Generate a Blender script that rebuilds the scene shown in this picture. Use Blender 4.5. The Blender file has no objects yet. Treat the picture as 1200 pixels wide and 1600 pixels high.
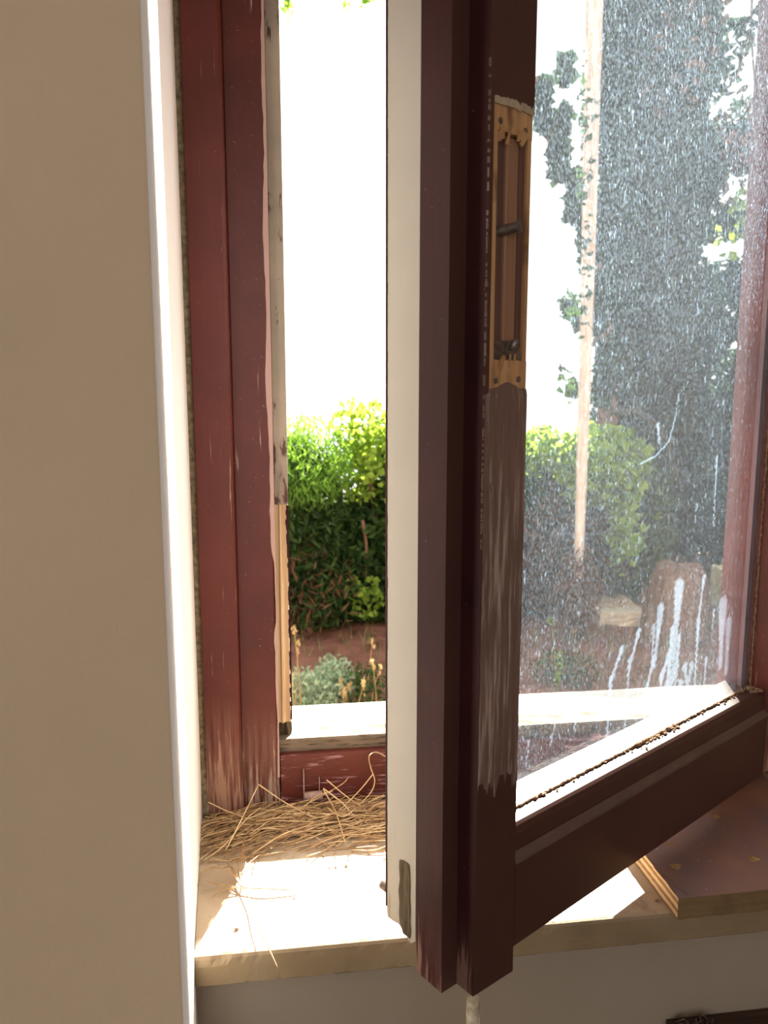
import bpy, bmesh, math, random
import numpy as np
from mathutils import Vector, Matrix

random.seed(7)
rng = np.random.default_rng(7)
sc = bpy.context.scene
COL = sc.collection

# ------------------------------------------------------------------ camera, sky, sun, exposure
CAM_Z, PITCH, YAW, FPX = 1.40, math.radians(8.3), math.radians(7.6), 1200.0
cd = bpy.data.cameras.new('camera')
cam = bpy.data.objects.new('camera', cd)
COL.objects.link(cam)
cam.location = (0, 0, CAM_Z)
cam.rotation_euler = (math.pi / 2 - PITCH, 0, -YAW)
cd.sensor_fit = 'VERTICAL'
cd.sensor_height = 36.0
cd.lens = 36.0 * FPX / 1600.0
cd.clip_start = 0.01
cd.clip_end = 200
cd.dof.use_dof = True
cd.dof.focus_distance = 0.72
cd.dof.aperture_fstop = 12.0
sc.camera = cam

SKY_STRENGTH = 2.2
SUN_STRENGTH = 54.0
SUN_AZ, SUN_EL = math.radians(19), math.radians(30)
world = bpy.data.worlds.new('sky')
sc.world = world
world.use_nodes = True
bg = world.node_tree.nodes['Background']
bg.inputs['Color'].default_value = (0.96, 0.975, 1.0, 1)
bg.inputs['Strength'].default_value = SKY_STRENGTH
sd = bpy.data.lights.new('sun', 'SUN')
sd.energy = SUN_STRENGTH
sd.angle = math.radians(0.6)
sd.color = (1.0, 0.93, 0.82)
sun = bpy.data.objects.new('sun', sd)
COL.objects.link(sun)
sdir = Vector((-math.sin(SUN_AZ) * math.cos(SUN_EL), -math.cos(SUN_AZ) * math.cos(SUN_EL), -math.sin(SUN_EL)))
sun.rotation_euler = sdir.to_track_quat('-Z', 'Y').to_euler()
sun.location = (3, 9, 6)

sc.view_settings.view_transform = 'Standard'
sc.view_settings.look = 'None'
sc.view_settings.exposure = 0.0
sc.view_settings.gamma = 1.0
sc.view_settings.use_curve_mapping = False
cy = sc.cycles
cy.use_denoising = True
cy.max_bounces = 10
cy.diffuse_bounces = 6
cy.glossy_bounces = 4
cy.transmission_bounces = 6
cy.transparent_max_bounces = 24
cy.sample_clamp_indirect = 0.0
cy.caustics_reflective = True
cy.blur_glossy = 1.0

_F = Vector((math.sin(YAW) * math.cos(PITCH), math.cos(YAW) * math.cos(PITCH), -math.sin(PITCH)))
_R = Vector((math.cos(YAW), -math.sin(YAW), 0))
_U = Vector((math.sin(YAW) * math.sin(PITCH), math.cos(YAW) * math.sin(PITCH), math.cos(PITCH)))


def at(px, py, Y):
    """world point at depth Y that the photograph shows at (px, py)"""
    r = _F + _R * ((px - 600) / FPX) + _U * ((800 - py) / FPX)
    return Vector((0, 0, CAM_Z)) + r * (Y / r.y)


# ------------------------------------------------------------------ node helpers
class NT:
    def __init__(self, name):
        self.m = bpy.data.materials.new(name)
        self.m.use_nodes = True
        self.t = self.m.node_tree
        self.t.nodes.clear()
        self.out = self.t.nodes.new('ShaderNodeOutputMaterial')

    def n(self, typ, **kw):
        nd = self.t.nodes.new(typ)
        for k, v in kw.items():
            if k.startswith('i_'):
                nd.inputs[k[2:].replace('_', ' ')].default_value = v
            else:
                setattr(nd, k, v)
        return nd

    def l(self, a, b):
        self.t.links.new(a, b)

    def coords(self, scale=(1, 1, 1), kind='Object'):
        tc = self.n('ShaderNodeTexCoord')
        mp = self.n('ShaderNodeMapping')
        mp.inputs['Scale'].default_value = scale
        self.l(tc.outputs[kind], mp.inputs['Vector'])
        return mp.outputs['Vector']

    def noise(self, scale, detail=4, rough=0.55, vec=None, dist=0.0):
        nd = self.n('ShaderNodeTexNoise')
        nd.inputs['Scale'].default_value = scale
        nd.inputs['Detail'].default_value = detail
        nd.inputs['Roughness'].default_value = rough
        nd.inputs['Distortion'].default_value = dist
        if vec is not None:
            self.l(vec, nd.inputs['Vector'])
        return nd.outputs['Fac']

    def ramp(self, fac, stops):
        r = self.n('ShaderNodeValToRGB')
        els = r.color_ramp.elements
        while len(els) < len(stops):
            els.new(0.5)
        for e, (p, c) in zip(els, stops):
            e.position = p
            e.color = (*c, 1) if len(c) == 3 else c
        self.l(fac, r.inputs['Fac'])
        return r.outputs['Color']

    def step(self, fac, a, b):
        r = self.n('ShaderNodeMapRange')
        r.inputs['From Min'].default_value = a
        r.inputs['From Max'].default_value = b
        self.l(fac, r.inputs['Value'])
        return r.outputs['Result']

    def math(self, op, a, b=None):
        m = self.n('ShaderNodeMath', operation=op)
        for i, x in enumerate((a, b)):
            if x is None:
                continue
            if isinstance(x, (int, float)):
                m.inputs[i].default_value = x
            else:
                self.l(x, m.inputs[i])
        return m.outputs[0]

    def mix(self, fac, a, b):
        m = self.n('ShaderNodeMix', data_type='RGBA')
        if isinstance(fac, (int, float)):
            m.inputs[0].default_value = fac
        else:
            self.l(fac, m.inputs[0])
        for i, x in ((6, a), (7, b)):
            if isinstance(x, tuple):
                m.inputs[i].default_value = (*x, 1)
            else:
                self.l(x, m.inputs[i])
        return m.outputs[2]

    def bsdf(self, color, rough=0.6, bump=None, bstr=0.3, bdist=0.002, spec=0.5, metal=0.0):
        b = self.n('ShaderNodeBsdfPrincipled')
        if isinstance(color, tuple):
            b.inputs['Base Color'].default_value = (*color, 1)
        else:
            self.l(color, b.inputs['Base Color'])
        if isinstance(rough, (int, float)):
            b.inputs['Roughness'].default_value = rough
        else:
            self.l(rough, b.inputs['Roughness'])
        b.inputs['Specular IOR Level'].default_value = spec
        b.inputs['Metallic'].default_value = metal
        if bump is not None:
            bp = self.n('ShaderNodeBump')
            bp.inputs['Strength'].default_value = bstr
            bp.inputs['Distance'].default_value = bdist
            self.l(bump, bp.inputs['Height'])
            self.l(bp.outputs['Normal'], b.inputs['Normal'])
        self.l(b.outputs[0], self.out.inputs['Surface'])
        return b


def wpos_z(N):
    g = N.n('ShaderNodeNewGeometry')
    s = N.n('ShaderNodeSeparateXYZ')
    N.l(g.outputs['Position'], s.inputs[0])
    return s.outputs['Z']


def m_plaster(name, col, bump=0.25, sc_=260, dirt=0.06):
    N = NT(name)
    v = N.coords()
    a = N.noise(sc_, 3, 0.6, v)
    b = N.noise(3.2, 4, 0.6, v)
    s = N.noise(900, 0, 0.5, v)
    c = N.ramp(b, [(0.3, tuple(x * (1 - dirt) for x in col)), (0.7, tuple(min(1, x * (1 + dirt)) for x in col))])
    sp = N.step(N.noise(190, 1, 0.5, v), 0.83, 0.85)
    c = N.mix(sp, c, tuple(x * .45 for x in col))
    h = N.math('ADD', a, N.math('MULTIPLY', N.noise(34, 3, 0.6, v), 0.9))
    h = N.math('ADD', h, N.math('MULTIPLY', s, 0.15))
    N.bsdf(c, 0.75, h, bump, 0.0015, spec=0.3)
    return N.m


def m_paint(name, base, worn, streak=(0.70, 0.76), rough=0.38, low=None, bump=0.35, sx=260, sz=14, fleck=True, spec=.32,
            low_col=None, vary=0.25, lowstreak=0.4):
    """aged gloss paint with vertical scratches; low = (z0, z1): more wear below that height"""
    N = NT(name)
    v = N.coords((sx, sx, sz))
    st = N.noise(1.0, 5, 0.6, v)
    v2 = N.coords()
    big = N.noise(9, 3, 0.6, v2)
    patchn = N.noise(14, 2, 0.5, N.coords((1.5, 1.5, .45)))
    fac = N.math('ADD', st, N.math('MULTIPLY', N.math('SUBTRACT', patchn, 0.5), 0.55))
    zz = None
    if low:
        z = wpos_z(N)
        zz = N.step(N.math('ADD', z, N.math('MULTIPLY', big, 0.07)), low[1], low[0])
        fac = N.math('ADD', fac, N.math('MULTIPLY', zz, lowstreak * 0.5))
    wear = N.step(fac, streak[0], streak[1])
    if fleck:
        fl = N.step(N.noise(330, 2, 0.5, v2), 0.735, 0.76)
        wear = N.math('MAXIMUM', wear, N.math('MULTIPLY', fl, 0.6))
    c0 = N.mix(N.step(big, 0.3, 0.7), tuple(x * (1 - vary) for x in base), tuple(x * (1 + vary) for x in base))
    if low and low_col:
        c0 = N.mix(N.math('MULTIPLY', zz, N.step(st, .35, .6)), c0, low_col)
    c = N.mix(wear, c0, worn)
    r = N.math('ADD', N.math('MULTIPLY', wear, 0.35), N.math('ADD', rough, N.math('MULTIPLY', st, 0.12)))
    h = N.math('SUBTRACT', N.math('MULTIPLY', st, 0.6), N.math('MULTIPLY', wear, 0.5))
    N.bsdf(c, r, h, bump, 0.0012, spec=spec)
    return N.m


def m_wood(name, dark, light, sx=160, sy=160, sz=7, rough=0.65, bump=0.3, kind='Object', dirt=None):
    N = NT(name)
    v = N.coords((sx, sy, sz), kind)
    g = N.noise(1.0, 6, 0.62, v, 0.4)
    c = N.ramp(g, [(0.25, dark), (0.5, tuple((a + b) / 2 for a, b in zip(dark, light))), (0.72, light)])
    if dirt:
        c = N.mix(N.step(N.noise(40, 3, .6, N.coords((1, 1, .5))), .5, .68), c, dirt)
    N.bsdf(c, rough, g, bump, 0.0015, spec=0.3)
    return N.m


def m_simple(name, a, b, scale=30, rough=0.7, bump=0.3, bdist=0.002, metal=0.0, vecscale=(1, 1, 1)):
    N = NT(name)
    v = N.coords(vecscale)
    g = N.noise(scale, 5, 0.6, v)
    c = N.ramp(g, [(0.3, a), (0.7, b)])
    N.bsdf(c, rough, g, bump, bdist, spec=0.35, metal=metal)
    return N.m


def m_leaf(name, a, b, trans=0.45, tcol=None, rough=0.5, scale=3.0):
    N = NT(name)
    oi = N.n('ShaderNodeNewGeometry')
    rnd = oi.outputs['Random Per Island']
    g = N.noise(scale, 2, 0.5, N.coords())
    f = N.math('ADD', N.math('MULTIPLY', rnd, 0.6), N.math('MULTIPLY', g, 0.5))
    c = N.ramp(f, [(0.2, a), (0.9, b)])
    d = N.n('ShaderNodeBsdfPrincipled')
    N.l(c, d.inputs['Base Color'])
    d.inputs['Roughness'].default_value = rough
    d.inputs['Specular IOR Level'].default_value = 0.1
    t = N.n('ShaderNodeBsdfTranslucent')
    if tcol:
        tc = N.mix(0.6, c, tcol)
        N.l(tc, t.inputs['Color'])
    else:
        N.l(c, t.inputs['Color'])
    mx = N.n('ShaderNodeMixShader')
    mx.inputs[0].default_value = trans
    N.l(d.outputs[0], mx.inputs[1])
    N.l(t.outputs[0], mx.inputs[2])
    N.l(mx.outputs[0], N.out.inputs['Surface'])
    return N.m


M = {}
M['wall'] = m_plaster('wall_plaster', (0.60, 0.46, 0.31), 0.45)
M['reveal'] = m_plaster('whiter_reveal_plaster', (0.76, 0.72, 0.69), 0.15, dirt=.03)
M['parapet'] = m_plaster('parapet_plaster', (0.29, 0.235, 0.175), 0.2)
M['outer_wall'] = m_plaster('outer_plaster', (0.75, 0.72, 0.66), 0.3)
M['floor'] = m_simple('floor_tile', (0.16, 0.11, 0.075), (0.22, 0.16, 0.11), 12, 0.4, 0.05)
M['ceiling'] = m_plaster('ceiling_paint', (0.8, 0.78, 0.74), 0.1)

BR = (0.125, 0.034, 0.021)
M['brown_outer'] = m_paint('brown_gloss_paint_frame', (0.098, 0.0185, 0.012), (0.34, 0.19, 0.13), (0.685, 0.76), 0.36,
                           low=(1.0, 1.12), low_col=(0.28, 0.155, 0.11))
M['brown_inner'] = m_paint('brown_gloss_paint_rebate', (0.080, 0.0145, 0.0095), (0.34, 0.24, 0.19), (0.705, 0.78), 0.34,
                           low=(1.0, 1.11), low_col=(0.26, 0.15, 0.11), lowstreak=.55)
M['brown_rail'] = m_paint('brown_paint_frame_rail', (0.095, 0.020, 0.013), (0.36, 0.20, 0.22), (0.57, 0.68), 0.38, sx=30,
                          sz=260, bump=.5)
M['brown_sash'] = m_paint('brown_gloss_paint_sash', (0.036, 0.0095, 0.0095), (0.20, 0.11, 0.085), (0.72, 0.79), 0.5,
                          low=(0.965, 1.06), low_col=(0.12, 0.06, 0.045), lowstreak=.6, spec=.14)
M['brown_dark'] = m_paint('dark_brown_gloss_paint', (0.062, 0.0245, 0.0185), (0.16, 0.09, 0.07), (0.80, 0.86), 0.30,
                          bump=.12, vary=.12)
M['weathered'] = m_paint('weathered_brown_paint', (0.150, 0.088, 0.068), (0.38, 0.28, 0.225), (0.50, 0.68), 0.5,
                         bump=.9, sx=230, sz=16)
M['cream'] = m_paint('cream_paint', (0.375, 0.345, 0.295), (0.30, 0.23, 0.17), (0.735, 0.80), 0.5, bump=.3, vary=.05,
                     low=(1.0, 1.12), low_col=(0.40, 0.33, 0.24), fleck=False, sx=330, sz=9, lowstreak=.45)
M['lilac'] = m_paint('pink_grey_primer', (0.42, 0.27, 0.235), (0.5, 0.36, 0.32), (0.7, 0.76), 0.6, vary=.08, bump=.3)
M['grey_jamb'] = m_paint('weathered_grey_paint', (0.36, 0.30, 0.235), (0.10, 0.055, 0.045), (0.60, 0.68), 0.65, bump=.7, sx=170,
                         sz=40, low=(1.25, 1.42), low_col=(0.22, 0.13, 0.10), lowstreak=.3)
M['raw'] = m_wood('raw_pine', (0.58, 0.38, 0.20), (0.90, 0.70, 0.46), 220, 220, 6)
M['raw_old'] = m_wood('orange_pine', (0.30, 0.145, 0.060), (0.60, 0.35, 0.16), 200, 200, 6, dirt=(0.10, 0.035, 0.02))
M['raw_dark'] = m_wood('dark_mortise_wood', (0.075, 0.035, 0.028), (0.17, 0.085, 0.06), 200, 200, 8)
M['mid_wood'] = m_wood('reddish_mortise_wood', (0.20, 0.095, 0.055), (0.38, 0.20, 0.115), 200, 200, 6)
M['border'] = m_wood('dusty_wood_border', (0.30, 0.22, 0.14), (0.50, 0.40, 0.28), 200, 200, 30)
M['rot'] = m_wood('rotten_wood', (0.022, 0.016, 0.009), (0.17, 0.125, 0.07), 260, 260, 22, 0.9, 1.0)
M['mud'] = m_simple('old_mortar', (0.07, 0.05, 0.03), (0.26, 0.20, 0.12), 160, 0.9, 0.8)
M['stop'] = m_paint('weathered_threshold_wood', (0.155, 0.115, 0.08), (0.06, 0.04, 0.028), (0.52, 0.66), 0.8, sx=40, sz=300,
                    bump=1.0, fleck=False)
M['metal'] = m_simple('dull_steel', (0.16, 0.14, 0.12), (0.34, 0.31, 0.28), 300, 0.42, 0.3, metal=0.8)
M['dark_metal'] = m_simple('rusty_steel', (0.07, 0.045, 0.035), (0.2, 0.15, 0.12), 260, 0.55, 0.5, metal=0.5)
M['pinkmetal'] = m_simple('painted_over_latch', (0.30, 0.19, 0.16), (0.46, 0.32, 0.28), 200, 0.45, 0.3)
M['straw'] = m_simple('dry_pine_needle', (0.42, 0.255, 0.11), (0.82, 0.60, 0.34), 60, 0.55, 0.2)
M['straw_dark'] = m_simple('brown_pine_needle', (0.24, 0.13, 0.055), (0.55, 0.35, 0.17), 60, 0.6, 0.2)
M['crumb'] = m_simple('brown_putty_crumbs', (0.11, 0.05, 0.03), (0.42, 0.26, 0.15), 420, 0.9, 1.0)
M['rod'] = m_simple('chipped_cream_rod', (0.28, 0.2, 0.11), (0.66, 0.58, 0.44), 120, 0.5, 0.4)


def m_marble(name, tops):
    N = NT(name)
    v = N.coords()
    big = N.noise(8, 5, .6, v, 0.6)
    c = N.ramp(big, tops)
    ve = N.step(N.noise(16, 8, .7, N.coords((1, 1, 2.2)), 1.6), 0.56, 0.64)
    c = N.mix(N.math('MULTIPLY', ve, .5), c, (0.27, 0.185, 0.10))
    sp = N.step(N.noise(230, 2, .5, v), 0.68, 0.74)
    c = N.mix(N.math('MULTIPLY', sp, 0.6), c, (0.20, 0.12, 0.06))
    N.bsdf(c, 0.55, N.noise(300, 3, .6, v), .25, .001)
    return N.m


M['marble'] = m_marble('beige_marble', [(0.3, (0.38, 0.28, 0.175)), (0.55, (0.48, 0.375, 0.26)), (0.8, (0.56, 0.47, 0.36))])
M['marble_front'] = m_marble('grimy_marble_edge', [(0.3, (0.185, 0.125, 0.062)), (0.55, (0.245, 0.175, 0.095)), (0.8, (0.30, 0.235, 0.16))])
M['outer_sill'] = m_simple('outer_stone', (0.62, 0.6, 0.55), (0.75, 0.72, 0.68), 50, 0.8, 0.4)


def m_board_top():
    N = NT('film_faced_plywood')
    v = N.coords()
    a = N.noise(9, 3, .55, v, .4)
    c = N.ramp(a, [(0.3, (0.21, 0.145, 0.155)), (0.45, (0.28, 0.165, 0.15)), (0.58, (0.36, 0.19, 0.135)), (0.72, (0.46, 0.27, 0.16))])
    fl = N.step(N.noise(200, 1, .5, v), .75, .78)
    c = N.mix(fl, c, (0.45, 0.38, 0.32))
    N.bsdf(c, N.math('ADD', N.math('MULTIPLY', a, .3), .22), N.noise(60, 3, .5, v), .12, .001)
    return N.m


def m_ply_edge():
    N = NT('plywood_edge')
    w = N.n('ShaderNodeTexWave', wave_type='BANDS', bands_direction='Z')
    w.inputs['Scale'].default_value = 40
    w.inputs['Distortion'].default_value = 0.6
    w.inputs['Detail'].default_value = 2
    w.inputs['Detail Scale'].default_value = .3
    N.l(N.coords(), w.inputs['Vector'])
    c = N.ramp(w.outputs['Fac'], [(0.25, (0.26, 0.145, 0.065)), (0.55, (0.58, 0.39, 0.2)), (0.9, (0.66, 0.47, 0.26))])
    N.bsdf(c, .75, w.outputs['Fac'], .4, .001)
    return N.m


M['ply_top'] = m_board_top()
M['ply_edge'] = m_ply_edge()
M['ply_front'] = m_wood('sawn_plywood_front', (0.13, 0.080, 0.034), (0.22, 0.14, 0.065), 9, 60, 330, dirt=(0.13, 0.08, 0.035))
M['bead'] = m_paint('worn_bead_paint', (0.115, 0.070, 0.058), (0.18, 0.12, 0.10), (0.72, 0.8), .45, sx=12, sz=12, bump=.1)
M['bead_out'] = m_paint('outer_bead_paint', (0.13, 0.075, 0.085), (0.26, 0.17, 0.18), (0.62, 0.75), .5)
M['dark_bark'] = m_simple('dark_bough_bark', (0.012, 0.014, 0.010), (0.035, 0.035, 0.028), 14, .9)
M['drill'] = m_simple('bare_wood_hole', (0.34, 0.20, 0.06), (0.55, 0.36, 0.14), 200, .8)


def m_glass():
    """window glass with lime spots and dust; the marks are stored on the mesh as 'dirt'"""
    N = NT('dirty_window_glass')
    lw = N.n('ShaderNodeLayerWeight')
    lw.inputs['Blend'].default_value = .5
    fr = N.math('ADD', N.math('MULTIPLY', N.math('POWER', lw.outputs['Facing'], 5.0), 0.9), 0.075)
    tr = N.n('ShaderNodeBsdfTransparent')
    tr.inputs['Color'].default_value = (0.955, 0.975, 0.965, 1)
    gl = N.n('ShaderNodeBsdfGlossy')
    gl.inputs['Roughness'].default_value = 0.07
    gl.inputs['Color'].default_value = (1, 1, 1, 1)
    m1 = N.n('ShaderNodeMixShader')
    N.l(fr, m1.inputs[0])
    N.l(tr.outputs[0], m1.inputs[1])
    N.l(gl.outputs[0], m1.inputs[2])
    at_ = N.n('ShaderNodeAttribute')
    at_.attribute_name = 'dirt'
    on = N.n('ShaderNodeAttribute')
    on.attribute_name = 'front'
    vs = N.coords((1, 1, 0.38))
    n1 = N.step(N.noise(900, 4, .7, vs), 0.48, 0.74)
    n2 = N.step(N.noise(380, 3, .6, vs), 0.62, 0.71)
    n3 = N.step(N.noise(6, 3, .5, N.coords((1, 1, .6))), .3, .75)
    z = wpos_z(N)
    up = N.math('ADD', N.math('MULTIPLY', N.step(z, 1.25, 1.5), .55), .45)
    film = N.math('ADD', N.math('ADD', N.math('MULTIPLY', n1, .32), N.math('MULTIPLY', n2, .38)), 0.020)
    film = N.math('MULTIPLY', film, N.math('ADD', N.math('MULTIPLY', n3, .7), .55))
    film = N.math('MULTIPLY', film, up)
    film = N.math('MULTIPLY', film, on.outputs['Fac'])
    dn = N.math('MULTIPLY', at_.outputs['Fac'], N.math('ADD', N.math('MULTIPLY', N.noise(900, 2, .5, N.coords()), .8), .45))
    f = N.math('MINIMUM', N.math('ADD', film, dn), 0.9)
    df = N.n('ShaderNodeBsdfDiffuse')
    df.inputs['Color'].default_value = (0.8, 0.8, 0.78, 1)
    tl = N.n('ShaderNodeBsdfTranslucent')
    tl.inputs['Color'].default_value = (0.52, 0.74, 1.0, 1)
    m2 = N.n('ShaderNodeMixShader')
    m2.inputs[0].default_value = .50
    N.l(df.outputs[0], m2.inputs[1])
    N.l(tl.outputs[0], m2.inputs[2])
    m3 = N.n('ShaderNodeMixShader')
    N.l(f, m3.inputs[0])
    N.l(m1.outputs[0], m3.inputs[1])
    N.l(m2.outputs[0], m3.inputs[2])
    N.l(m3.outputs[0], N.out.inputs['Surface'])
    return N.m


M['glass'] = m_glass()
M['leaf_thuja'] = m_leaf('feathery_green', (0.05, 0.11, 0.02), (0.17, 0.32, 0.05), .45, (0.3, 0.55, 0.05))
M['leaf_vine'] = m_leaf('yellow_green_vine_leaf', (0.06, 0.12, 0.02), (0.27, 0.38, 0.06), .5, (0.42, 0.60, 0.06))  # yellow-green leaf colour, brighter than the hedge and tree leaves
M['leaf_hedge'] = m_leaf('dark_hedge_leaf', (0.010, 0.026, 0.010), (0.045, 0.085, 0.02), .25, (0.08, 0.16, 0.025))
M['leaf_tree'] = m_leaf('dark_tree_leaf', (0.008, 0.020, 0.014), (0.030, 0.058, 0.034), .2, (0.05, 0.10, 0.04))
M['leaf_grey'] = m_leaf('grey_green_weed', (0.14, 0.24, 0.13), (0.42, 0.52, 0.36), .3)
M['leaf_brown'] = m_leaf('withered_leaf', (0.065, 0.030, 0.018), (0.16, 0.08, 0.045), .25)
M['grass'] = m_leaf('dry_grass', (0.38, 0.27, 0.11), (0.65, 0.48, 0.24), .35)
M['grass_green'] = m_leaf('green_grass', (0.08, 0.13, 0.04), (0.2, 0.28, 0.1), .35)
M['bark'] = m_simple('brown_bark', (0.07, 0.04, 0.025), (0.24, 0.13, 0.085), 14, 0.9, 1.0, .02, vecscale=(4, 4, .6))
M['pale_bark'] = m_simple('pale_wood_bark', (0.38, 0.27, 0.20), (0.72, 0.62, 0.54), 10, 0.8, .6, .01, vecscale=(4, 4, .4))
M['soil'] = m_simple('red_soil', (0.10, 0.036, 0.024), (0.19, 0.082, 0.052), 5, 0.95, 1.0, .03)
M['stone'] = m_simple('pale_concrete', (0.40, 0.33, 0.25), (0.62, 0.54, 0.43), 14, 0.9, .5)
M['stone_small'] = m_simple('yellowish_stone', (0.36, 0.31, 0.18), (0.5, 0.45, 0.28), 14, 0.9, .5)
M['crate'] = m_wood('brown_shelf_wood', (0.035, 0.018, 0.012), (0.085, 0.045, 0.032), 12, 160, 160)


# ------------------------------------------------------------------ mesh helpers
def link(name, me, mats, parent=None, smooth=False):
    o = bpy.data.objects.new(name, me)
    for m in (mats if isinstance(mats, (list, tuple)) else [mats]):
        me.materials.append(m)
    COL.objects.link(o)
    if parent is not None:
        o.parent = parent
    if smooth:
        for p in me.polygons:
            p.use_smooth = True
    return o


def tag(o, label=None, cat=None, group=None, kind=None):
    if label: o['label'] = label
    if cat: o['category'] = cat
    if group: o['group'] = group
    if kind: o['kind'] = kind
    return o


def empty(name, loc=(0, 0, 0), rz=0.0):
    o = bpy.data.objects.new(name, None)
    o.location = loc
    o.rotation_euler = (0, 0, rz)
    o.empty_display_size = .05
    COL.objects.link(o)
    return o


def prism(bm, pts, z0, z1, axis='z', mat=0):
    """extrude a closed 2D outline; axis z: (x,y), axis x: (y,z)"""
    def P(p, t):
        return (p[0], p[1], t) if axis == 'z' else (t, p[0], p[1])
    a = [bm.verts.new(P(p, z0)) for p in pts]
    b = [bm.verts.new(P(p, z1)) for p in pts]
    n = len(pts)
    fs = [bm.faces.new(a), bm.faces.new(b)]
    for i in range(n):
        fs.append(bm.faces.new((a[i], a[(i + 1) % n], b[(i + 1) % n], b[i])))
    for f in fs:
        f.material_index = mat
    return fs


def box(bm, x0, x1, y0, y1, z0, z1, mat=0):
    return prism(bm, [(x0, y0), (x1, y0), (x1, y1), (x0, y1)], z0, z1, 'z', mat)


def finish(bm, name, mats, parent=None, bevel=0.0, seg=2, smooth=False, off=(0, 0, 0)):
    bmesh.ops.recalc_face_normals(bm, faces=bm.faces[:])
    if bevel > 0:
        es = [e for e in bm.edges if len(e.link_faces) == 2 and e.calc_face_angle(0) > 0.35]
        bmesh.ops.bevel(bm, geom=es, offset=bevel, segments=seg, affect='EDGES', profile=.6, clamp_overlap=True)
    if off != (0, 0, 0):
        bmesh.ops.translate(bm, verts=bm.verts[:], vec=off)
    me = bpy.data.meshes.new(name)
    bm.to_mesh(me)
    bm.free()
    return link(name, me, mats, parent, smooth)


def tube(bm, pts, r, sides=6, mat=0, caps=True):
    pts = [Vector(p) for p in pts]
    n = len(pts)
    rs = r if isinstance(r, (list, tuple)) else [r] * n
    rings = []
    prev = None
    for i, p in enumerate(pts):
        t = (pts[min(i + 1, n - 1)] - pts[max(i - 1, 0)])
        t = t.normalized() if t.length > 1e-9 else Vector((0, 0, 1))
        if prev is None:
            a = t.cross(Vector((0, 0, 1)))
            if a.length < 1e-3:
                a = t.cross(Vector((1, 0, 0)))
        else:
            a = prev - t * prev.dot(t)
        a.normalize()
        prev = a
        b = t.cross(a)
        rings.append([bm.verts.new(p + (a * math.cos(2 * math.pi * k / sides) + b * math.sin(2 * math.pi * k / sides)) * rs[i])
                      for k in range(sides)])
    for i in range(n - 1):
        for k in range(sides):
            f = bm.faces.new((rings[i][k], rings[i][(k + 1) % sides], rings[i + 1][(k + 1) % sides], rings[i + 1][k]))
            f.material_index = mat
            f.smooth = True
    if caps:
        bm.faces.new(rings[0][::-1]).material_index = mat
        bm.faces.new(rings[-1]).material_index = mat


def spline(pts, n=10):
    """Catmull-Rom through pts"""
    P = [Vector(p) for p in pts]
    if len(P) < 3:
        return [P[0].lerp(P[-1], i / n) for i in range(n + 1)]
    P = [P[0] * 2 - P[1]] + P + [P[-1] * 2 - P[-2]]
    out = []
    for i in range(1, len(P) - 2):
        for k in range(n):
            t = k / n
            a, b, c, d = P[i - 1], P[i], P[i + 1], P[i + 2]
            out.append(0.5 * ((2 * b) + (c - a) * t + (2 * a - 5 * b + 4 * c - d) * t * t + (3 * b - a - 3 * c + d) * t ** 3))
    out.append(P[-2])
    return out


def rough_edges(bm, amp, test, seed=1):
    r = random.Random(seed)
    for v in bm.verts:
        if test(v.co):
            v.co += Vector((r.uniform(-amp, amp), r.uniform(-amp, amp), r.uniform(-amp, amp)))


# ------------------------------------------------------------------ room shell
YW = 0.510          # room face of the wall beside the window
XL, XRV = -0.0935, 0.660   # reveals
bm = bmesh.new()
rad = 0.007
pts = [(-2.4, YW)]
def rev(y):      # the left reveal splays a little
    return -.0935 + (.80 - y) * .068 if y < .80 else -.0935


for k in range(9):
    a = math.pi / 2 * k / 8
    pts.append((rev(YW) - rad + rad * math.sin(a), YW + rad - rad * math.cos(a)))
for k in range(1, 14):
    y = YW + rad + (0.98 - YW - rad) * k / 14
    pts.append((rev(y), y))
pts += [(-.0935, 0.98), (-2.4, 0.98)]
prism(bm, pts, 0, 2.7)
wl = finish(bm, 'wall_left', [M['wall'], M['reveal']])
for p in wl.data.polygons:
    if p.normal.x > .35 and abs(p.normal.z) < .5:
        p.material_index = 1
    if abs(p.normal.z) < .5:
        p.use_smooth = False
tag(wl, kind='structure')

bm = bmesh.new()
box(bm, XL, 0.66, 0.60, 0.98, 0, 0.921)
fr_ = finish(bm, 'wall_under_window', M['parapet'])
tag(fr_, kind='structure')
bm = bmesh.new()
box(bm, XRV, 2.4, YW, 0.98, 0, 2.7)
tag(finish(bm, 'wall_right', M['wall']), kind='structure')
bm = bmesh.new()
box(bm, XL, XRV, YW, 0.88, 1.995, 2.7)
box(bm, XL, XRV, 0.88, 0.98, 1.945, 2.7)
tag(finish(bm, 'wall_above_window', M['wall']), kind='structure')
bm = bmesh.new()
box(bm, -2.4, 2.4, -3.4, 0.98, -0.1, 0.0)
tag(finish(bm, 'floor', M['floor']), kind='structure')
bm = bmesh.new()
box(bm, -2.4, 2.4, -3.4, 0.98, 2.7, 2.8)
tag(finish(bm, 'ceiling', M['ceiling']), kind='structure')
bm = bmesh.new()
box(bm, -2.5, -2.4, -3.5, 0.98, 0.0, 2.7)
tag(finish(bm, 'wall_far_left', M['wall']), kind='structure')
bm = bmesh.new()
box(bm, 2.4, 2.5, -3.5, 0.98, 0.0, 2.7)
tag(finish(bm, 'wall_far_right', M['wall']), kind='structure')
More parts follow.
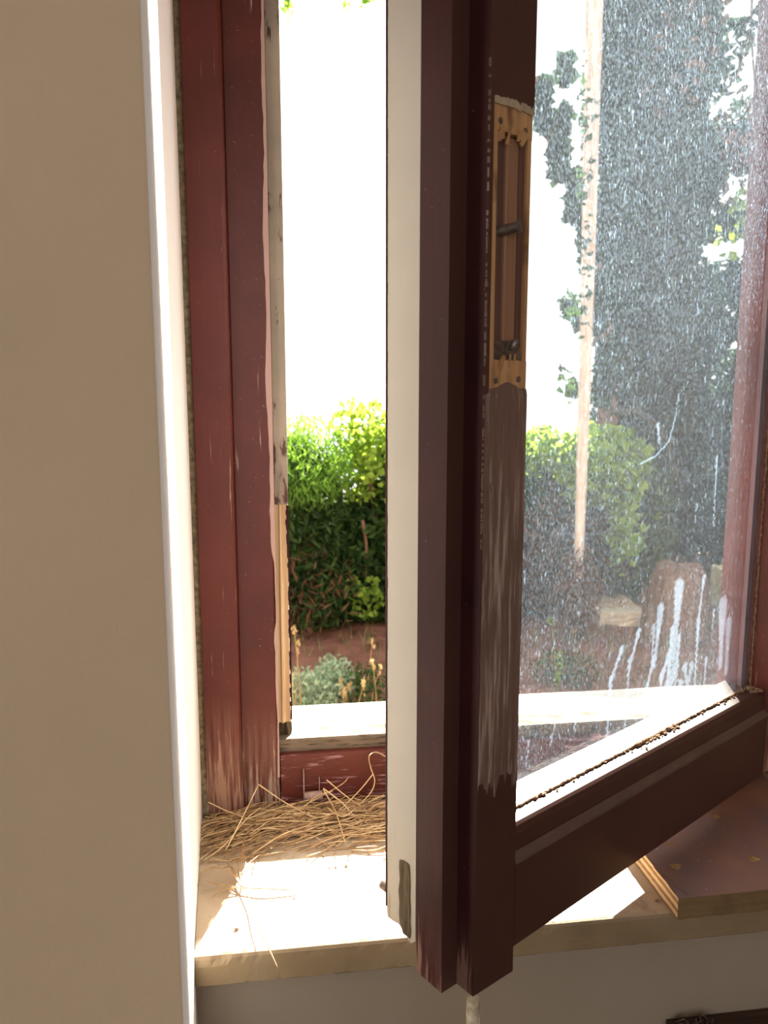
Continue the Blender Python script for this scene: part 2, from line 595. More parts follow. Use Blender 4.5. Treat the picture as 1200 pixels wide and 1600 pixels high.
# unseen rear wall with an added opening, sized to let daylight fill the room
DX0, DX1, DZ = -2.2, 1.5, 2.5
bm = bmesh.new()
box(bm, -2.4, DX0, -3.5, -3.4, 0, 2.7)
box(bm, DX1, 2.4, -3.5, -3.4, 0, 2.7)
box(bm, DX0, DX1, -3.5, -3.4, DZ, 2.7)
box(bm, DX0, DX1, -3.5, -3.4, 0, 0.5)
tag(finish(bm, 'wall_rear', M['wall']), kind='structure')

# ------------------------------------------------------------------ fixed window frame and sills
win = empty('window_1', (0.28, 0.80, 0.95))
tag(win, kind='structure')
WO = (-0.28, -0.80, -0.95)
ZT = 1.985


def wpart(bm, name, mats, bevel=0.0, label=None, seg=2, smooth=False, parent=None):
    o = finish(bm, name, mats, parent or win, bevel, seg, smooth, WO)
    if label: o['label'] = label
    return o


# left jamb: proud outer member, recessed rebate, primer strip, weathered stop
bm = bmesh.new()
prism(bm, [(-.087, .7965), (-.0525, .7965), (-.0495, .7995), (-.0490, .812), (-.0490, .87), (-.087, .87)], .95, ZT)
wpart(bm, 'frame_stile', M['brown_outer'], .0012, 'proud outer member of the left jamb in worn brown gloss paint')
bm = bmesh.new()
prism(bm, [(-.0489, .8105), (-.012, .8105), (-.009, .8125), (-.009, .87), (-.0489, .87)], .95, ZT)
wpart(bm, 'frame_rebate', M['brown_inner'], .0008)
bm = bmesh.new()
# ragged border where the brown paint stops and the old primer shows
n = 90
zs = [.985 + (ZT - .985) * i / n for i in range(n + 1)]
r_ = random.Random(5)
w_prev = 0.0
ring = []
for i, z in enumerate(zs):
    px_edge = 0.0044 + .0012 * math.sin(z * 9 + 1) + .0009 * math.sin(z * 41) + r_.uniform(-.00045, .00045)
    if 1.16 < z < 1.235:
        px_edge *= .45
    if z < 1.13:
        px_edge *= .7
    ring.append((z, px_edge))
for i in range(n):
    z0, e0 = ring[i]
    z1, e1 = ring[i + 1]
    vs = [bm.verts.new(c) for c in ((-.0087 - e0 + .0005, .8102, z0), (-.0086, .8102, z0), (-.0086, .8102, z1), (-.0087 - e1 + .0005, .8102, z1),
                                    (-.0087 - e0 + .0005, .8112, z0), (-.0086, .8125, z0), (-.0086, .8125, z1), (-.0087 - e1 + .0005, .8112, z1))]
    for q in ((0, 1, 2, 3), (1, 5, 6, 2), (4, 0, 3, 7), (5, 4, 7, 6)):
        bm.faces.new([vs[k] for k in q])
wpart(bm, 'bare_primer_edge', M['lilac'], 0, 'pinkish primer showing where brown paint has flaked off')
# stop behind: weathered above, fresh raw pine where it has split, broken off at the bottom
bm = bmesh.new()
box(bm, -.0088, .0062, .838, .875, 1.287, ZT)
wpart(bm, 'jamb_stop', M['grey_jamb'], .0008, 'weathered greyish stop with dark flecks')
bm = bmesh.new()
prism(bm, [(-.0088, .842), (-.0040, .842), (-.0035, .8385), (-.0018, .8385), (-.0012, .842), (.0052, .8385), (.0058, .842), (.0058, .87), (-.0088, .87)], 1.036, 1.2868)
rough_edges(bm, .0012, lambda c: c.z < 1.04, 3)
wpart(bm, 'split_stop', M['raw'], 0, 'split pale raw pine stop')
bm = bmesh.new()
r_ = random.Random(9)
for i in range(46):
    z0 = 1.040 + i * .00535
    w = .0016 + r_.uniform(-.0007, .0008) + (.0012 if i > 36 else 0)
    box(bm, .0062 - w, .0066, .8378, .8395, z0, z0 + .0054)
wpart(bm, 'paint_edge', M['brown_sash'], 0, 'ragged dark paint left along the split stop')
bm = bmesh.new()
prism(bm, [(-.0088, .845), (.001, .842), (.005, .846), (.004, .87), (-.0088, .87)], .998, 1.0358)
bmesh.ops.subdivide_edges(bm, edges=bm.edges[:], cuts=3, use_grid_fill=True)
rough_edges(bm, .0012, lambda c: c.y < .86, 4)
wpart(bm, 'rotten_stop_end', M['rot'], 0, 'rotten grey end of the stop')

# right jamb (behind the open sash)
bm = bmesh.new()
prism(bm, [(.645, .7965), (.610, .7965), (.607, .80), (.607, .812), (.556, .812), (.556, .84), (.540, .84), (.540, .87), (.656, .87), (.656, .7965)], .95, ZT)
wpart(bm, 'frame_stile', M['brown_outer'], .0008)
# bottom rail
bm = bmesh.new()
prism(bm, [(.8125, .950), (.8125, 1.0075), (.8140, 1.0090), (.8225, 1.0090), (.8225, .95)], -.0075, .556, 'x')
wpart(bm, 'frame_rail', M['brown_rail'], .0006, 'bottom rail with brown paint worn to pink along its top')
bm = bmesh.new()
prism(bm, [(.8228, .960), (.8228, 1.0205), (.826, 1.0225), (.870, 1.016), (.870, .96)], -.0087, .556, 'x')
bmesh.ops.bisect_plane
wpart(bm, 'weathered_threshold', M['stop'], .0006, 'bare weathered threshold strip behind the bottom rail')
# top rail
bm = bmesh.new()
prism(bm, [(.7965, ZT), (.7965, 1.965), (.812, 1.965), (.812, 1.955), (.84, 1.955), (.84, 1.947), (.87, 1.947), (.87, ZT)], -.0485, .607, 'x')
wpart(bm, 'frame_head', M['brown_outer'], .0008)

# latch keeper on the bottom rail: two thin arms and a roller barrel
bm = bmesh.new()
box(bm, .0170, .0182, .8045, .8125, .955, .993)
box(bm, .0345, .0355, .8085, .8125, .958, .982)
kp = wpart(bm, 'latch_keeper', M['pinkmetal'], .0003, 'small paint-splashed latch keeper')
bm = bmesh.new()
tube(bm, [(.0182, .803, .9640), (.0380, .803, .9645)], .0052, 14)
bmesh.ops.translate(bm, verts=bm.verts[:], vec=WO)
me = bpy.data.meshes.new('barrel')
bm.to_mesh(me)
bm.free()
link('barrel', me, M['pinkmetal'], kp)

# mortar joint between reveal and frame
bm = bmesh.new()
n = 160
r_ = random.Random(2)
prev = None
for i in range(n + 1):
    z = .951 + (1.985 - .951) * i / n
    w = .0066 + r_.uniform(-.0006, .0006) + (.0015 if z < 1.02 else 0)
    y = .7985 + r_.uniform(-.001, .001) - (.005 * max(0, (1.01 - z) / .06) if z < 1.01 else 0)
    cur = [bm.verts.new(c) for c in ((XL - .001, y + .002, z), (XL + .0005, y - .0005, z), (XL + w, y + .0015, z), (XL + w + .0005, y + .012, z))]
    if prev:
        for k in range(3):
            bm.faces.new((prev[k], prev[k + 1], cur[k + 1], cur[k]))
    prev = cur
wpart(bm, 'mortar_joint', M['mud'], 0, 'crumbling brown mortar joint between reveal and frame')

# marble sill: grid slab so the front edge can be chipped
bm = bmesh.new()
SX0, SX1, SY0, SY1, SZ0, SZ1 = -.0930, .6595, .583, .812, .921, .950
prof = [(SY1, SZ0), (SY0 + .002, SZ0), (SY0, SZ0 + .002), (SY0, SZ0 + .010), (SY0, SZ0 + .019), (SY0, SZ1 - .0035), (SY0 + .0012, SZ1 - .001), (SY0 + .0035, SZ1)]
prof += [(SY0 + .0035 + (SY1 - SY0 - .0035) * k / 16, SZ1) for k in range(1, 17)]
nx = 150
rows = []
r_ = random.Random(11)
for i in range(nx + 1):
    x = SX0 + (SX1 - SX0) * i / nx
    row = []
    tx = max(0, 1 - i / 20)
    chip = max(0, r_.gauss(0, .00022)) + .0003 * abs(math.sin(x * 37) * math.sin(x * 91))
    if x < -.06:
        chip += .0010 + .0010 * abs(math.sin(x * 160))
    if r_.random() < .03:
        chip += .0006
    for k, (y, z) in enumerate(prof):
        dy = dz = 0
        if k in (5, 6, 7):
            dy, dz = chip * .8, -chip * .5
        if k in (1, 2):
            c2 = max(0, r_.gauss(0, .00025))
            dy, dz = c2, c2
        row.append(bm.verts.new((x + tx * (rev(y) - SX0 + .0004), y + dy, z + dz)))
    rows.append(row)
for i in range(nx):
    for k in range(len(prof) - 1):
        bm.faces.new((rows[i][k], rows[i][k + 1], rows[i + 1][k + 1], rows[i + 1][k]))
    bm.faces.new((rows[i][-1], rows[i][0], rows[i + 1][0], rows[i + 1][-1]))
bm.faces.new(rows[0])
bm.faces.new(rows[-1][::-1])
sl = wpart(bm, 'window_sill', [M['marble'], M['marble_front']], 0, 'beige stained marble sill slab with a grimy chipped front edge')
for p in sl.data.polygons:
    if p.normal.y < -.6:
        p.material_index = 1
# outer stone sill
bm = bmesh.new()
prism(bm, [(.8705, .94), (.8705, 1.0155), (.92, 1.0045), (1.01, .985), (1.01, .94)], XL, XRV, 'x')
prism(bm, [(.8705, .94), (.8705, 1.0155), (.8235, 1.0228), (.8233, .94)], -.0086, -.0085, 'x')
wpart(bm, 'outer_sill', M['outer_sill'], .001, 'sun-bleached outer stone sill')

# ------------------------------------------------------------------ open sash (hinged on the right, swung into the room)
P0 = (0.1741, 0.5232, 0.957)
sash = empty('window_sash', P0, math.radians(32.5))
tag(sash, 'brown painted window sash with a dirty glass pane, swung open over the marble sill', 'window')
SO = (0, 0, -.957)


def spart(bm, name, mats, bevel=0.0, label=None, parent=None, seg=2, smooth=False):
    o = finish(bm, name, mats, parent or sash, bevel, seg, smooth, SO)
    if label: o['label'] = label
    return o


ST = 1.95
SF0, SF1 = -.0490, -.0055    # face of the free stile
VG = .0225                    # glass
# stile: main body with a mortise opening between z 1.4045 and 1.588
ZA, ZB = 1.4045, 1.5875
full = [(SF0, 0), (SF1, 0), (SF1, .0465), (-.0645, .0465), (-.0645, .0185), (SF0, .0185)]
cut = [(SF0, 0), (-.0447, 0), (-.0447, .024), (-.0095, .024), (-.0095, .0465), (-.0645, .0465), (-.0645, .0185), (SF0, .0185)]
cut2 = [(-.0095, .024), (SF1, .024), (SF1, .0465), (-.0095, .0465)]
bm = bmesh.new()
prism(bm, full, .9625, 1.10)
rough_edges(bm, .0014, lambda c: c.z < .97, 6)
st1 = spart(bm, 'stile', M['brown_dark'], 0, 'free stile, dark glossy brown with a rough broken foot')
bm = bmesh.new()
for (a, b) in ((1.10, ZA), (ZB, ST)):
    prism(bm, full, a, b)
prism(bm, cut, ZA, ZB)
prism(bm, cut2, ZA, ZB)
# merge into the stile mesh
me2 = bpy.data.meshes.new('tmp')
bmesh.ops.translate(bm, verts=bm.verts[:], vec=SO)
bm.to_mesh(me2)
bm.free()
bm = bmesh.new()
bm.from_mesh(st1.data)
bm.from_mesh(me2)
bpy.data.meshes.remove(me2)
bmesh.ops.remove_doubles(bm, verts=bm.verts[:], dist=.00005)
bmesh.ops.recalc_face_normals(bm, faces=bm.faces[:])
# edge faces (looking back at the frame side) wear a redder, scratched coat; the front between 1.11 and 1.40 is weathered
st1.data.materials.append(M['brown_sash'])
for f in bm.faces:
    if f.normal.x < -.7:
        f.material_index = 1
bm.to_mesh(st1.data)
bm.free()

# thin weathered skin on the room face: bare, cracked paint (an irregular lower border)
bm = bmesh.new()
nzz = 60
r_ = random.Random(21)
cols = 34
grid = []
for i in range(nzz + 1):
    row = []
    for k in range(cols + 1):
        s = SF0 + .0007 + (SF1 - SF0 - .0014) * k / cols
        z = 1.125 + (ZA - .0006 - 1.125) * i / nzz
        if i == 0:
            z += r_.uniform(-.004, .004) + .010 * math.sin(k * .55) * math.sin(k * .21 + 1)
        vv = -.0003 + .00035 * math.sin(s * 900 + z * 20) * (0 if k in (0, cols) or i in (0, nzz) else 1) * r_.uniform(.2, 1)
        if i == 0: vv = .0002
        row.append(bm.verts.new((s, vv - .0002, z)))
    grid.append(row)
for i in range(nzz):
    for k in range(cols):
        bm.faces.new((grid[i][k], grid[i][k + 1], grid[i + 1][k + 1], grid[i + 1][k]))
# give it thickness
geo = bmesh.ops.extrude_face_region(bm, geom=bm.faces[:])
bmesh.ops.translate(bm, verts=[v for v in geo['geom'] if isinstance(v, bmesh.types.BMVert)], vec=(0, .0012, 0))
spart(bm, 'weathered_face', M['weathered'], 0, 'rough weathered stretch of the stile face with raised grain')
bm = bmesh.new()
for i in range(15):
    a = 2 * math.pi * i / 15
bmesh.ops.create_uvsphere(bm, u_segments=12, v_segments=8, radius=.0042, matrix=Matrix.Translation((-.0425, .0006, 1.342)) @ Matrix.Diagonal((.8, .45, 1.1, 1)))
spart(bm, 'knot', M['weathered'], 0, 'raised knot', smooth=True)

# cream piece along the free edge (outer half)
bm = bmesh.new()
zc = [.988, .9905, .9935, 1.0, 1.02, 1.06, 1.10, 1.2, 1.4, 1.6, ST]
cream = []
vs_ = [.0467, .052, .058, .066, .074, .0795, .0815]
for k, v in enumerate(vs_):
    pass
b0 = {.0467: .9885, .052: .984, .058: .9885, .066: .9925, .074: .9910, .0795: .9915, .0815: .995}
front, back = [], []
for v in vs_:
    fr, bk = [], []
    for z in [0] + zc[3:]:
        zz = b0[v] if z == 0 else z
        ss = -.0645 + (.0008 if v == .0815 else 0) - (.0000)
        fr.append(bm.verts.new((ss, v, zz)))
        bk.append(bm.verts.new((-.030, v, zz)))
    front.append(fr)
    back.append(bk)
nz_ = len(front[0])
for a in range(len(vs_) - 1):
    for i in range(nz_ - 1):
        bm.faces.new((front[a][i], front[a + 1][i], front[a + 1][i + 1], front[a][i + 1]))
        bm.faces.new((back[a][i + 1], back[a + 1][i + 1], back[a + 1][i], back[a][i]))
    bm.faces.new((front[a][0], back[a][0], back[a + 1][0], front[a + 1][0]))
    bm.faces.new((front[a][-1], front[a + 1][-1], back[a + 1][-1], back[a][-1]))
for a in (0, len(vs_) - 1):
    for i in range(nz_ - 1):
        bm.faces.new((front[a][i], front[a][i + 1], back[a][i + 1], back[a][i]))
cp = spart(bm, 'cream_edge_strip', M['cream'], 0, 'cream painted strip along the free edge, weathered at its foot')
# rotten slot low on the cream strip
bm = bmesh.new()
pz = [.988, .995, 1.003, 1.012, 1.022, 1.032, 1.042, 1.048, 1.0495]
wl_ = [.0525, .0515, .0525, .0520, .0530, .0525, .0530, .0535, .0550]
wr_ = [.0600, .0640, .0650, .0645, .0655, .0640, .0650, .0645, .0600]
L_ = [bm.verts.new((-.0653, a, z)) for a, z in zip(wl_, pz)]
Mm = [bm.verts.new((-.0650 - .0005 * (i % 2), (a + b) / 2, z)) for i, (a, b, z) in enumerate(zip(wl_, wr_, pz))]
R_ = [bm.verts.new((-.0653, b, z)) for b, z in zip(wr_, pz)]
for i in range(len(pz) - 1):
    bm.faces.new((L_[i], L_[i + 1], Mm[i + 1], Mm[i]))
    bm.faces.new((Mm[i], Mm[i + 1], R_[i + 1], R_[i]))
geo = bmesh.ops.extrude_face_region(bm, geom=bm.faces[:])
bmesh.ops.translate(bm, verts=[v for v in geo['geom'] if isinstance(v, bmesh.types.BMVert)], vec=(.003, 0, 0))
spart(bm, 'rotten_patch', M['rot'], 0, 'dark rotten slot in the foot of the strip', parent=cp)
bm = bmesh.new()
r_ = random.Random(41)
for i in range(120):
    z0 = 1.0 + i * .0079
    w = .0006 + abs(r_.gauss(0, .0004))
    box(bm, -.0648, -.0640, .0812 - w, .0818, z0, z0 + .0079)
spart(bm, 'peeled_corner', M['brown_sash'], 0, 'thin dark line of bare paint along the outer corner', parent=cp)
# small metal stud sticking out behind the strip
bm = bmesh.new()
tube(bm, [(-.060, .0800, 1.0125), (-.0600, .0905, 1.0120)], .0042, 10)
spart(bm, 'stud', M['dark_metal'], 0, 'short rusty metal stud', parent=cp)

# raw edge sliver where the dark paint breaks away beside the mortise
bm = bmesh.new()
r_ = random.Random(17)
for i in range(150):
    z0 = 1.30 + i * .0021
    dens = .35 if z0 < ZB else .7
    if r_.random() < dens: continue
    w = r_.uniform(.0003, .0012)
    h_ = r_.uniform(.0012, .0034)
    prism(bm, [(SF0 - .0002, .0001), (SF0 + w, -.00025), (SF0 + w * .9, .0006), (SF0 + .0002, .0012 + w)], z0, z0 + h_)
spart(bm, 'flaked_edge', M['weathered'], 0, 'flaking paint along the stile corner')

# handle mortise: bare pine surround, dark groove, tongue, broken rod stub and pin
mort = bmesh.new()
a0, a1 = -.0446, -.0058
gz0, gz1 = 1.4265, 1.5700
# surround at slight recess, split in blocks around the groove
box(mort, a0, a1, .0012, .0236, ZA + .0002, gz0)
box(mort, a0, a1, .0012, .0236, gz1, ZB - .0002)
box(mort, a0, -.0398, .0010, .0236, gz0, gz1)
box(mort, -.0098, a1, .0016, .0236, gz0, gz1)
box(mort, -.0398, -.0098, .0190, .0236, gz0, gz1)
mo = spart(mort, 'handle_mortise', M['raw_old'], 0, 'bare orange pine mortise where a window handle was removed')
bm = bmesh.new()
box(bm, -.0397, -.0290, .0052, .0189, gz0, gz1)
spart(bm, 'groove_floor', M['raw_dark'], 0, 'dark brown groove', parent=mo)  # groove floor coloured darker than the surround
bm = bmesh.new()
prism(bm, [(-.0288, .0188), (-.0288, .0034), (-.0276, .0026), (-.0262, .0036), (-.0262, .0188)], gz0, gz1 - .004)
box(bm, -.0262, -.0150, .0048, .0188, gz0, gz1 - .001)
spart(bm, 'groove_cheek', M['mid_wood'], .0004, 'orange pine ridge inside the mortise', parent=mo)
bm = bmesh.new()
box(bm, -.0149, -.0099, .0038, .0188, gz0, gz1)
spart(bm, 'stained_cheek', M['raw_dark'], 0, 'grey-brown stained side of the mortise', parent=mo)
bm = bmesh.new()
box(bm, -.0397, -.0120, .0025, .0140, gz0, gz0 + .0125)
bmesh.ops.subdivide_edges(bm, edges=bm.edges[:], cuts=2, use_grid_fill=True)
rough_edges(bm, .0012, lambda c: True, 8)
spart(bm, 'rusted_socket', M['dark_metal'], 0, 'dark rusted socket at the foot of the groove', parent=mo)
bm = bmesh.new()
tube(bm, [(-.0385, .016, 1.5080), (-.0300, .002, 1.5100), (-.0240, -.0065, 1.5120)], .0034, 14)
spart(bm, 'rod_stub', M['dark_metal'], 0, 'cut steel rod stub standing out of the groove', parent=mo, smooth=False)
bm = bmesh.new()
tube(bm, [(-.0215, .004, 1.4345), (-.0212, .0005, 1.4350), (-.0208, -.0020, 1.4400)], .0021, 10)
spart(bm, 'pin', M['metal'], 0, 'small bright steel pin', parent=mo)
for (s, z, rr) in ((-.0375, 1.5755, .0021), (-.0130, 1.5745, .0019), (-.0370, 1.4125, .0020), (-.0140, 1.4140, .0022)):
    bm = bmesh.new()
    tube(bm, [(s, .0008, z), (s, .0016, z)], rr, 12)
    spart(bm, 'screw_hole', M['dark_metal'], 0, None, parent=mo)
r_ = random.Random(3)


def chip(s, z, w, h, ang, lift):
    bm = bmesh.new()
    c, s_ = math.cos(ang), math.sin(ang)
    pp = [(-w / 2, -h / 2), (w / 2, -h / 2), (w / 2 * r_.uniform(.4, 1), h / 2), (-w / 2 * r_.uniform(.3, 1), h / 2)]
    lo = [bm.verts.new((s + x * c - y * s_, .0008 - lift * (y / h + .5), z + x * s_ + y * c)) for x, y in pp]
    hi = [bm.verts.new((s + x * c - y * s_, .0020 - lift * (y / h + .5), z + x * s_ + y * c)) for x, y in pp]
    bm.faces.new(lo)
    bm.faces.new(hi[::-1])
    for i in range(4):
        bm.faces.new((lo[i], lo[(i + 1) % 4], hi[(i + 1) % 4], hi[i]))
    spart(bm, 'splinter', M['raw_old'], 0, None, parent=mo)


chip(-.0335, 1.4225, .0048, .014, -.35, .002)
for s, z, w, h, a in ((-.036, 1.5690, .004, .008, .3), (-.0300, 1.5675, .002, .010, -.2), (-.0385, 1.5660, .003, .006, .1), (-.0165, 1.5705, .006, .006, -.5),
                      (-.0150, 1.5680, .003, .008, -.6), (-.0200, 1.5700, .002, .007, 0), (-.0240, 1.4260, .001, .009, .05), (-.0188, 1.4230, .0012, .016, .1)):
    chip(s, z, w, h, a, .0015)
bm = bmesh.new()
nn = 24
top = []
for i in range(nn + 1):
    s = a0 - .001 + (a1 - a0 + .001) * i / nn
    top.append((s, ZA + .003 + .0042 * math.exp(-((s + .025) / .009) ** 2) + r_.uniform(-.0003, .0003)))
for i in range(nn):
    (s0, z0), (s1, z1) = top[i], top[i + 1]
    vv = [bm.verts.new(c) for c in ((s0, -.0002, ZA - .001), (s1, -.0002, ZA - .001), (s1, .0006, z1), (s0, .0006, z0),
                                    (s0, .0022, ZA - .001), (s1, .0022, ZA - .001), (s1, .0022, z1), (s0, .0022, z0))]
    for q in ((0, 1, 2, 3), (3, 2, 6, 7), (5, 4, 7, 6)):
        bm.faces.new([vv[k] for k in q])
spart(bm, 'paint_lip', M['weathered'], 0, 'dark curled lip of paint under the mortise', parent=mo)
bm = bmesh.new()
for i in range(20):
    s0 = a0 + (a1 - a0) * i / 20
    dz = r_.uniform(-.0006, .0006)
    box(bm, s0, s0 + .0021, -.0002, .0024, ZB - .0026 + dz, ZB + .0018 + dz * 2)
spart(bm, 'pale_border', M['border'], 0, 'pale dusty border along the top of the mortise', parent=mo)

# bottom rail of the sash
SH = .4236     # where the glass meets the hinge stile
bm = bmesh.new()
rail = [(0, .982), (0, 1.0535), (.0018, 1.0560), (.0035, 1.0585), (.0040, 1.0720), (.0058, 1.0765), (.0085, 1.0785), (.0500, 1.0785),
        (.0500, 1.0020), (.0300, 1.0020), (.0300, .982)]
prism(bm, [(v, z) for v, z in rail], SF1, SH + .0005, 'x')
ra = spart(bm, 'bottom_rail', M['brown_dark'], .0005, 'dark brown bottom rail')
bm = bmesh.new()
prism(bm, [(-.0004, 1.0505), (-.0004, 1.0535), (.0018, 1.0566), (.0030, 1.0590), (.0036, 1.0585), (.0020, 1.05)], SF1 + .0004, SH, 'x')
spart(bm, 'worn_bead', M['bead'], 0, 'paler worn bead running along the rail', parent=ra)
# joint line between stile and rail: tiny raised paint seam
bm = bmesh.new()
tube(bm, [(SF1 + .0003, -.0001, .984 + i * .004) for i in range(18)], .0006, 5)
spart(bm, 'paint_seam', M['brown_sash'], 0, parent=ra)

# hinge-side stile and top rail
bm = bmesh.new()
prism(bm, [(SH, .0), (.508, .0), (.508, .0500), (SH + .0005, .0500)], .9825, ST)
hs = spart(bm, 'hinge_stile', M['brown_outer'], .0006, 'hinge-side stile in lighter brown paint')
bm = bmesh.new()
prism(bm, [(v, ST + .957 - (z - .0) + .025) if False else (v, 1.878 + (z - .982)) for v, z in [(0, .982), (.05, .982), (.05, 1.054), (0, 1.054)]], SF1, SH, 'x')
spart(bm, 'top_rail', M['brown_dark'], .0006)
# putty beads outside the pane
bm = bmesh.new()
prism(bm, [(SH - .009, .0275), (SH + .001, .0275), (SH + .001, .036), (SH - .001, .036)], 1.0786, 1.878)
spart(bm, 'glazing_bead', M['bead_out'], 0, 'purplish glazing bead outside the pane')

# crumbling putty line along the foot of the pane and up the hinge side
bm = bmesh.new()
r_ = random.Random(31)
pts_ = []
rr_ = []
for i in range(230):
    s = SF1 + .001 + (SH + .003 - SF1) * i / 229
    big_ = .0016 if .19 < s < .26 else 0
    pts_.append((s, VG - .0012 + r_.uniform(-.0006, .0006), 1.0790 + r_.uniform(-.0003, .0008)))
    rr_.append(.0010 + abs(r_.gauss(0, .0005)) + big_ * r_.random())
tube(bm, pts_, rr_, 5)
pts_, rr_ = [], []
for i in range(200):
    z = 1.079 + (1.872 - 1.079) * i / 199
    pts_.append((SH - .0006 + r_.uniform(-.0004, .0004), VG - .0015 + r_.uniform(-.0006, .0006), z))
    rr_.append(.0009 + abs(r_.gauss(0, .0004)))
tube(bm, pts_, rr_, 5)
for i in range(75):
    s = random.choice([r_.gauss(.225, .02), r_.gauss(.245, .012), r_.uniform(0, .42)])
    v = VG - .002 - abs(r_.gauss(0, .0025))
    q = r_.uniform(.0006, .0016)
    bmesh.ops.create_icosphere(bm, subdivisions=1, radius=q, matrix=Matrix.Translation((min(max(s, 0), .42), v, 1.0787 + q * .6)) @ Matrix.Diagonal((r_.uniform(.8, 2.2), 1, .7, 1)))
for i in range(60):
    q = r_.uniform(.001, .0024)
    bmesh.ops.create_icosphere(bm, subdivisions=1, radius=q, matrix=Matrix.Translation((SH - abs(r_.gauss(0, .006)), VG - abs(r_.gauss(0, .006)) - .001, 1.0787 + q * .5)))
spart(bm, 'old_putty', M['crumb'], 0, 'crumbling brown putty along the foot of the pane')

# pane with painted-on-mesh lime drips and splashes
NS, NZ = 214, 560
z_lo, z_hi = 1.0788, 1.880
s_lo, s_hi = SF1 + .0002, SH - .0002
zfine = np.concatenate([np.linspace(z_lo, 1.42, 330, endpoint=False), np.linspace(1.42, 1.80, 220, endpoint=False), np.linspace(1.80, z_hi, 10)])
sg = np.linspace(s_lo, s_hi, NS)
Sg, Zg = np.meshgrid(sg, zfine)
D = np.zeros_like(Sg)


def stroke(path, w0, w1, a):
    """smear along a path in (s, z); widths in metres, w is stretched along s because photo foreshortens it"""
    global D
    path = [np.array(p) for p in path]
    L = []
    for i in range(len(path) - 1):
        L.append(np.linalg.norm(path[i + 1] - path[i]))
    tot = sum(L)
    acc = 0
    for i in range(len(path) - 1):
        p, q = path[i], path[i + 1]
        d = q - p
        t = np.clip(((Sg - p[0]) * d[0] + (Zg - p[1]) * d[1]) / (d @ d), 0, 1)
        w = w0 + (w1 - w0) * (acc + t * L[i]) / tot
        wig = .0007 * np.sin(Zg * 900 + p[0] * 400)
        dist = np.sqrt((Sg - p[0] - t * d[0] + wig) ** 2 + (Zg - p[1] - t * d[1]) ** 2)
        D = np.maximum(D, a * np.clip((w - dist) / (w * .35) + .0, 0, 1))
        acc += L[i]


def drip(head, foot, wh, wf, a=.55, hl=.3):
    """a splash head that narrows to a thin run"""
    h, f = np.array(head), np.array(foot)
    m = h + (f - h) * hl
    stroke([h, m], wh, wh * .6, a)
    stroke([m, f], wh * .5, wf, a * .9)


drip((.1628, 1.179), (.1455, 1.150), .0042, .003, .5)
drip((.1475, 1.155), (.1440, 1.090), .0036, .0012, .5, .2)
drip((.1890, 1.190), (.1765, 1.160), .0042, .003, .5)
drip((.1760, 1.165), (.1725, 1.085), .0030, .0012, .45, .2)
drip((.2570, 1.221), (.2540, 1.150), .0105, .005, .5, .45)
drip((.2500, 1.180), (.2420, 1.090), .0060, .0022, .5, .5)
drip((.2620, 1.170), (.2590, 1.090), .0045, .0018, .45, .4)
drip((.2250, 1.205), (.2190, 1.150), .0070, .003, .45, .45)
drip((.2150, 1.190), (.2140, 1.150), .0035, .002, .4, .4)
drip((.3045, 1.223), (.2995, 1.185), .0040, .003, .45)
drip((.2990, 1.180), (.2985, 1.095), .0045, .0015, .5, .25)
drip((.3490, 1.187), (.3520, 1.120), .0110, .005, .4, .5)
drip((.3650, 1.165), (.3660, 1.110), .0080, .005, .35, .5)
drip((.2180, 1.158), (.2070, 1.130), .0050, .003, .5)
drip((.2080, 1.132), (.2050, 1.085), .0040, .0012, .5, .25)
drip((.2450, 1.155), (.2330, 1.135), .0060, .005, .5)
drip((.2330, 1.138), (.2340, 1.095), .0040, .0016, .5, .2)
stroke([(.258, 1.140), (.236, 1.108), (.222, 1.086)], .008, .012, .42)
stroke([(.270, 1.120), (.262, 1.095)], .006, .009, .4)
drip((.2770, 1.136), (.2830, 1.118), .0055, .004, .4)
drip((.2900, 1.136), (.2830, 1.095), .0040, .0018, .4, .3)
drip((.3200, 1.135), (.3190, 1.105), .0032, .0014, .4)
drip((.3300, 1.185), (.3290, 1.165), .0022, .0012, .4)
drip((.3160, 1.344), (.3178, 1.274), .0022, .0009, .6, .25)
drip((.2820, 1.300), (.2800, 1.280), .0016, .0009, .4, .3)
drip((.2038, 1.378), (.2075, 1.362), .0030, .0016, .6)
drip((.0980, 1.140), (.0960, 1.120), .0028, .0012, .5)
drip((.0350, 1.130), (.0330, 1.110), .0016, .001, .4)
drip((.0560, 1.150), (.0550, 1.140), .0024, .001, .35)
drip((.0650, 1.126), (.0640, 1.118), .0024, .001, .35)
stroke([(.2368, 1.405), (.2330, 1.385), (.2237, 1.3624), (.2020, 1.350), (.1776, 1.3444)], .0009, .0013, .5)
stroke([(.0050, 1.176), (.0190, 1.190)], .0008, .0008, .5)
stroke([(.230, 1.137), (.240, 1.146)], .0009, .0009, .6)
r_ = random.Random(77)
for i in range(900):
    s, z = r_.uniform(s_lo, s_hi), r_.uniform(1.10, 1.79)
    if r_.random() < .6: z = r_.uniform(1.45, 1.79)
    ln = r_.uniform(.001, .0065)
    w = r_.uniform(.0007, .0012)
    b = (abs(Sg - s) < .004)
    t = np.clip((z - Zg) / ln, 0, 1)
    dist = np.sqrt((Sg - s) ** 2 * .7 + (Zg - z + t * ln) ** 2)
    D = np.maximum(D, r_.uniform(.08, .3) * np.clip((w * (.5 + .5 * t) - dist) / (w * .4) + .3, 0, 1))
